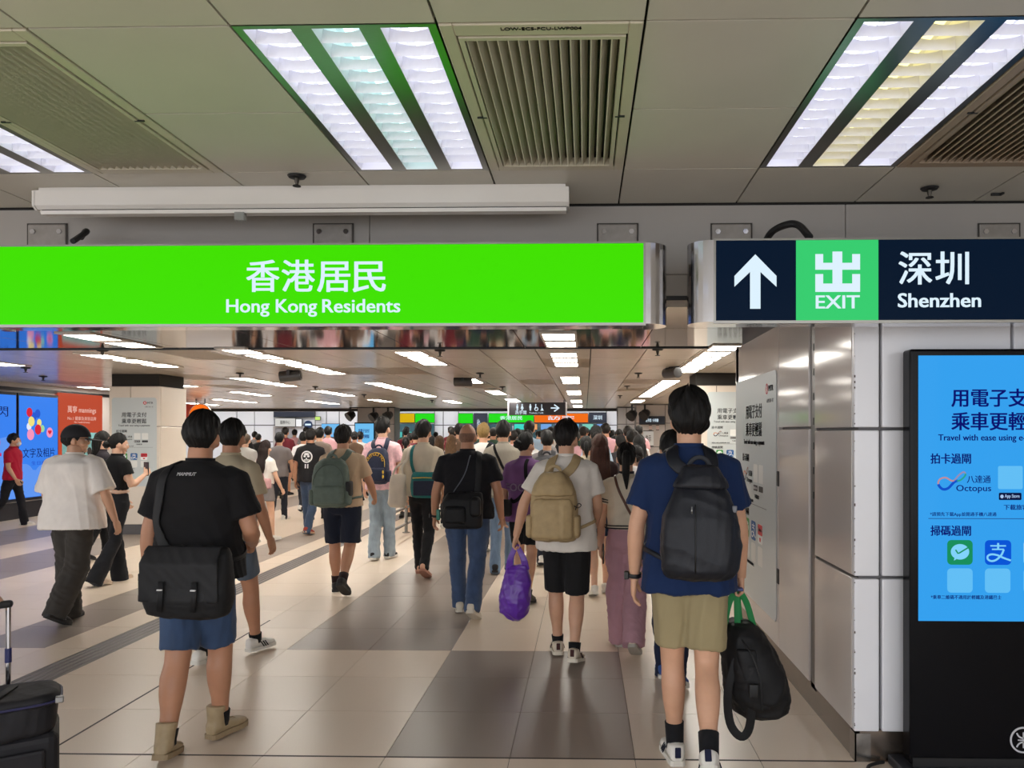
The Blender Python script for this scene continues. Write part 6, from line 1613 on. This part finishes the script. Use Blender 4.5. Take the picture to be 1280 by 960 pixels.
loft_bag(A15, t, 'body', [((gx - .0, gy, gz - .535), .02, .02), ((gx - .005, gy, gz - .51), .06, .055), ((gx - .01, gy, gz - .46), .105, .085), ((gx - .01, gy, gz - .36), .118, .095), ((gx, gy, gz - .25), .108, .080), ((gx, gy, gz - .17), .085, .05), ((gx + .02, gy, gz - .13), .068, .03)], PUR, .008, .012, 12, 2.3)
for dx in (-.05, .065):
    arc = spline([(gx + dx, gy - .01, gz - .17), (gx + dx * .8, gy - .02, gz - .09), (gx + dx * .2, gy - .01, gz - .012), (gx + dx * .25, gy + .01, gz + .0)], 5); part(t, 'handle', MB().ribbon(arc, [(.2, -1, 0)] * len(arc), np.linspace(.055, .02, len(arc)), .004), PUR)

# woman in pink trousers
A16 = person(783, 556, 818, 'woman in cream knit top with striped trim and wide pink trousers', rot=-4, legs=((8, 3, 0), (-8, 26, 30)), girth=.95, shoulders=.90, arms=((0, 13, 8, 4, .6), (4, 12, 30, 8, .6)), tone='fair', shirt=dict(m=cloth((214, 202, 182)), hem=1.0, ease=1.04, sleeve=.62, trim=cloth((36, 34, 40)), cm=cloth((36, 34, 40))),
             bottom=dict(kind='long', m=cloth((180, 138, 148)), end=.092, knee=.092, w=1.12, len=.94, wrinkle=.012), shoe=dict(m=cloth((214, 196, 176), kind='leather'), sm=mat('sole_grey', (176, 170, 160), .7)), hair=dict(kind='pony', len=.26, sides=.014, top=.02, nape=-.6), seed=161)
S = A16.S; t = carried(A16, 'shoulder_bag', 'cream bag on a brown strap worn by the woman in pink trousers', 'bag', (.13, -.16, .76))
loft_bag(A16, t, 'body', [((.13, -0.129, .76), .055, .03), ((.13, -0.135, .78), .078, .048), ((.13, -0.133, .86), .080, .046), ((.13, -0.119, .93), .062, .026)], cloth((196, 180, 156), kind='leather'), .009, .004)
strap(A16, t, [(-.08 * S, .06, 1.44 * S), (-.09 * S, -.04, 1.46 * S), (-.05, -.13, 1.34 * S), (.04, -.14, 1.15 * S), (.10, -.13, 1.0 * S), (.125, -.14, .92)], .018, .006, cloth((92, 60, 48), kind='leather'), 'shoulder_strap')
g = A16.hand[0]['grip']; t = carried(A16, 'phone', 'black phone in the lowered hand of the woman in pink trousers', 'phone', g)
part(t, 'body', MB().bbox(g[0] + .0, g[1] - .03, g[2] - .07, g[0] + .010, g[1] + .04, g[2] + .08, .004, 2), M_black); part(t, 'lens', MB().tube([(g[0] + .010, g[1], g[2] + .05), (g[0] + .013, g[1], g[2] + .05)], .008, 10), M_zip)

# woman with auburn hair
A17 = person(750, 545, 744, 'woman with long auburn hair, brown top and navy skirt', rot=0, legs=((-6, 14, 16), (8, 4, 0)), girth=.92, shoulders=.9, tone='fair', shirt=dict(m=cloth((60, 44, 44)), hem=.92), bottom=dict(kind='skirt', m=cloth((34, 44, 66)), len=.42), shoe=SHW, hair=dict(kind='long', len=.44, c=(92, 50, 36), side=-.35, w=1.12), seed=171, lod=1)
# person in navy ahead of the man in blue
A18 = person(840, 542, 848, 'person in dark navy top and trousers with a white-soled shoe', rot=-10, legs=((7, 4, 0), (-9, 24, 26)), girth=1.0, tone='mid', head=(-20, 0), shirt=dict(m=cloth((36, 44, 66)), hem=.82, ease=1.1), bottom=dict(kind='long', m=cloth((30, 38, 62))), shoe=dict(SHW, m=cloth((60, 90, 150))), hair=dict(kind='short', nape=-.75, side=-.25, sides=.02), seed=181, lod=1)
A18.put('mask_strap', MB().tube(np.array([A18.hc + A18.hr @ np.array(q) for q in ((-.080, .06, -.04), (-.092, .02, -.03), (-.092, -.02, .0))]) / A18.S, .003, 6).mesh('mask_strap', True), mat('mask_white', (232, 234, 238), .8))

# person at the edge holding the suitcase
A19 = person(0, 0, 0, 'person in grey shirt holding the telescopic handle of a black suitcase', loc=(-2.70, 2.86, 0), H=1.68, legs=((4, 3, 0), (-4, 6, 4)), arms=((0, 10, 12, 6, .4), (16, 24, 14, -8, 1.3)), tone='fair', shirt=dict(m=cloth((120, 118, 122)), hem=.84), bottom=dict(kind='long', m=cloth((50, 54, 66))), shoe=SHB, hair=dict(kind='short'), seed=191, lod=1)
g = A19.hand[1]['grip']; rx_, ry_ = at_y(-10, 760, 3.12).x, 3.12; dx, dy = rx_ - g[0], ry_ - g[1]
A19.root.location = (dx, dy, 0); zg = g[2]
SA = math.radians(35); sx, sy = rx_ + .15 * math.sin(SA), ry_ - .15 * math.cos(SA)
t = thing('suitcase', 'black suitcase with grey telescopic handle', 'suitcase', (sx, sy, 0), (0, 0, SA))
SB = cloth((30, 29, 33), kind='nylon')
obj('body', MB().bbox(-.235, -.15, .055, .235, .175, .365, .035, 3), SB, t)
obj('front_pocket', MB().bbox(-.19, -.172, .09, .19, -.148, .31, .012, 2), SB, t)
for q in (-.055, .055):
    obj('handle_rod', MB().tube([(q, .15, .360), (q, .15, zg - .01)], .010, 10), M_steel, t); obj('rod_collar', MB().tube([(q, .15, .60), (q, .15, .66)], .0125, 10), mat('rod_blue', (30, 36, 90), .4), t)
obj('handle_grip', MB().bbox(-.072, .13, zg - .014, .072, .17, zg + .016, .012, 2), M_rub, t)
for wx in (-.19, .19):
    for wy in (-.11, .135): obj('wheel', MB().tube([(wx - .014, wy, .028), (wx + .014, wy, .028)], .028, 16), M_rub, t)
t2 = thing('travel_bag', 'black soft travel bag resting on top of the suitcase', 'bag', (sx, sy, .357), (0, 0, SA))
obj('body', rm(MB().loft([superring((.0, -.03, z), .230 * k, .140 * k, 30, 4) for z, k in ((0, .92), (.02, 1.0), (.10, 1.0), (.135, .97))]), .010, 4, .006, 3).mesh('body', True), SB, t2)
obj('lid', rm(MB().loft([superring((.0, -.03, z), .242 * k, .150 * k, 30, 4.5) for z, k in ((.118, .98), (.13, 1.0), (.15, .99), (.165, .90))]), .009, 3, .004, 7).mesh('lid', True), SB, t2)
obj('strap', MB().ribbon(spline([(-.02, -.172, .09), (.0, -.185, .135), (.03, -.10, .168), (.08, .04, .168)], 5), [(0, -.3, 1)] * 16, .03, .006), M_rub, t2)
obj('piping', MB().tube(np.vstack([superring((.0, -.03, .135), .244, .152, 40, 4.5)] + [superring((.0, -.03, .135), .244, .152, 40, 4.5)[:1]]), .005, 6), mat('piping_navy', (40, 40, 80), .5), t2)
obj('buckle', MB().bbox(.222, -.16, .125, .252, -.13, .15, .005, 2), M_zip, t2)

# ================================================================== the crowd further off
def far_person(px, top, Y, label, shirt_c, hair_, seed, bottom_c=(40, 42, 50), rot=0, women=False, group=None, **kw):
    return person(px, top, 0, label, rot=rot, Y=Y, girth=.92 if women else 1.02, shoulders=.88 if women else 1.0, legs=((10, 5, 0), (-10, 24, 24)) if seed % 2 else ((-8, 20, 20), (9, 4, 0)),
                  tone=('fair', 'mid', 'tan')[seed % 3], shirt=dict(m=cloth(shirt_c), hem=.85, collar=False), bottom=dict(kind=kw.get('bk', 'long'), m=cloth(bottom_c)), shoe=SHW if seed % 3 else SHB, hair=hair_, seed=seed, lod=2, group=group)
SHORT = dict(kind='short', top=.03, sides=.02); LONG = dict(kind='long', len=.36, side=-.35); PONY = dict(kind='pony', len=.2)
B1 = far_person(306, 543, 12.8, 'grey-haired man in light grey shirt behind the girl with long hair', (186, 184, 180), dict(kind='short', c=(120, 100, 84), top=.02), 201, rot=-4)
B2 = far_person(349, 542, 13.6, 'person in grey hooded jacket near the man with skull print', (122, 116, 116), SHORT, 202)
B3 = far_person(379, 541, 15.0, 'person in white shirt with dark backpack straps ahead of the skull print', (224, 222, 222), SHORT, 203)
B4 = far_person(399, 536, 13.8, 'man in taupe shirt just beyond the skull print shirt', (140, 126, 116), SHORT, 204)
B5 = far_person(604, 531, 10.2, 'person in white shirt with black strap and straw coloured cap', (226, 222, 218), dict(kind='short', c=(196, 160, 96), top=.03, sides=.018), 205)
S = B5.S; t = carried(B5, 'sling_strap_bag', 'black sling strap and bag on the person in straw cap', 'bag', (.15, -.1, .95))
strap(B5, t, [(.10 * S, .05, 1.46 * S), (.10 * S, -.06, 1.47 * S), (.02, -.14, 1.3 * S), (-.08, -.13, 1.1 * S)], .05, .008, BLK, 'shoulder_strap')
loft_bag(B5, t, 'body', [((-.1, -.145, .95), .07, .03), ((-.1, -.155, .98), .10, .05), ((-.1, -.155, 1.08), .10, .05), ((-.1, -.145, 1.12), .07, .03)], BLK, .014, .003)
B6 = far_person(549, 546, 12.4, 'woman with light brown hair and white top ahead of the bald man', (220, 214, 208), dict(LONG, c=(120, 88, 58)), 206, women=True)
B7 = far_person(564, 545, 12.0, 'woman with straight fair hair in navy pinafore ahead of bald man', (60, 64, 84), dict(LONG, c=(146, 110, 76)), 207, women=True)
B8 = far_person(684, 540, 9.1, 'man in grey shirt carrying a dark rounded backpack', (128, 124, 124), SHORT, 208)
backpack(B8, 'dark grey rounded backpack ahead of the man in white', cloth((52, 52, 56), kind='nylon'), w=.36, h=.44, d=.2, ztop=1.44, pocket=False, sides=False)
B9 = far_person(733, 547, 9.0, 'woman in cream hooded top with tied black hair', (206, 192, 168), dict(PONY, len=.16), 209, women=True)
B10 = far_person(796, 559, 8.0, 'woman in white shirt with grey straps and pinned hair', (228, 222, 222), dict(kind='bun', c=(36, 26, 24), bun=(0, -.115, -.03)), 210, women=True)
backpack(B10, 'grey-blue small backpack on the woman in white shirt', cloth((120, 128, 146), kind='nylon'), w=.26, h=.32, d=.12, ztop=1.28, pocket=False, sides=False, sw=.04)
B11 = far_person(799, 545, 9.6, 'woman with long black hair in dark navy clothes', (34, 40, 56), dict(LONG), 211, women=True)
B12 = far_person(789, 540, 12.0, 'man in white shirt beyond the pinned-hair woman', (226, 222, 220), SHORT, 212)
B13 = far_person(776, 545, 11.0, 'man in charcoal shirt between auburn hair and white shirts', (60, 58, 62), SHORT, 213)

# templates and copies for the dense far crowd
TPL = []
def tpl(label, hair_, women, bk, seed):
    R = person(0, 0, 0, label, loc=(0, 0, 0), H=1.68 if not women else 1.58, girth=.92 if women else 1.02, shoulders=.88 if women else 1.0, legs=((10, 5, 0), (-10, 24, 24)) if seed % 2 else ((-8, 20, 20), (9, 4, 0)), tone=('fair', 'mid', 'tan')[seed % 3],
               shirt=dict(m=cloth((200, 200, 200)), hem=.86, collar=False), bottom=dict(kind=bk, m=cloth((40, 42, 50))), shoe=SHB, hair=hair_, seed=seed, lod=2)
    kids = [o for o in LINK if o.parent == R.root]; sub = {k: [o for o in LINK if o.parent == k] for k in kids}
    drop = [R.root] + kids + [q for k in kids for q in sub[k]]
    for o in drop: LINK.remove(o)
    TPL.append((R, kids, sub, women))
tpl('t', SHORT, False, 'long', 301); tpl('t', dict(SHORT, c=(40, 32, 28), nape=-.5), False, 'shorts', 302); tpl('t', LONG, True, 'long', 303); tpl('t', PONY, True, 'skirt', 304); tpl('t', dict(kind='bun'), True, 'long', 305)
HAIRW = {0: 'short dark hair', 1: 'cropped dark hair', 2: 'long dark hair', 3: 'a dark ponytail', 4: 'a dark bun'}
CLR = [('white', (226, 224, 222)), ('black', (30, 30, 33)), ('grey', (136, 134, 136)), ('navy', (36, 44, 70)), ('pale blue', (160, 184, 206)), ('beige', (196, 180, 154)), ('dark green', (50, 76, 62)), ('maroon', (110, 40, 50)), ('pink', (216, 168, 176)), ('brown', (104, 82, 66))]
rng = random.Random(77)
spots = []
def crowd(px0, px1, Y0, Y1, n):
    k = 0; tries = 0
    while k < n and tries < 900:
        tries += 1
        px = rng.uniform(px0, px1); Y = rng.uniform(Y0, Y1); X = at_y(px, 545, Y).x
        if any((X - a) ** 2 + (Y - b) ** 2 < .5 for a, b in spots): continue
        if rp0 - .5 < X < rp0 + 1.3 and LPY - .5 < Y < LPY + 1.3: continue
        if abs(X - at_z(484, 679).x) < .5 and 10 < Y < 16: continue
        if abs(Y - 19.0) < .6 and abs(px - 455) < 30: continue
        if abs(Y - 26.9) < 1.0 and (435 < px < 505 or 762 < px < 804): continue
        spots.append((X, Y)); k += 1
for R in (B1, B2, B3, B4, B5, B6, B7, B8, B9, B10, B11, B12, B13, A7, A8, A9, A10, A11, A13, A17): spots.append((R.loc[0], R.loc[1]))
n0 = len(spots)
crowd(505, 760, 12.5, 18, 26); crowd(500, 790, 18, 27.5, 36); crowd(296, 500, 15.5, 26, 18); crowd(760, 830, 13, 22, 7); crowd(640, 760, 10.2, 13, 4)
for i, (X, Y) in enumerate(spots[n0:]):
    ti = rng.choice((0, 0, 1, 1, 2, 3, 4)); R, kids, sub, women = TPL[ti]; cn, cc = rng.choice(CLR)
    r = R.root.copy(); LINK.append(r); r.location = (X, Y, 0); r.rotation_euler = (0, 0, rng.uniform(-.25, .25)); s = rng.uniform(.94, 1.05); r.scale = (s, s, s)
    tag(r, 'person with %s and %s top in the crowd before the counters' % (HAIRW[ti], cn), 'person', 'crowd walking towards the far counters')
    for o in kids:
        c = o.copy(); LINK.append(c); c.parent = r
        if o.name.startswith('shirt'):
            c.material_slots[0].link = 'OBJECT'; c.material_slots[0].material = cloth(cc)
        for q in sub[o]:
            d = q.copy(); LINK.append(d); d.parent = c
for R, kids, sub, women in TPL:
    for k in kids:
        for q in sub[k]: bpy.data.objects.remove(q)
        bpy.data.objects.remove(k)
    bpy.data.objects.remove(R.root)
# ================================================================== link everything at once
for o in LINK: COL.objects.link(o)
bpy.data.scenes.remove(TMP)
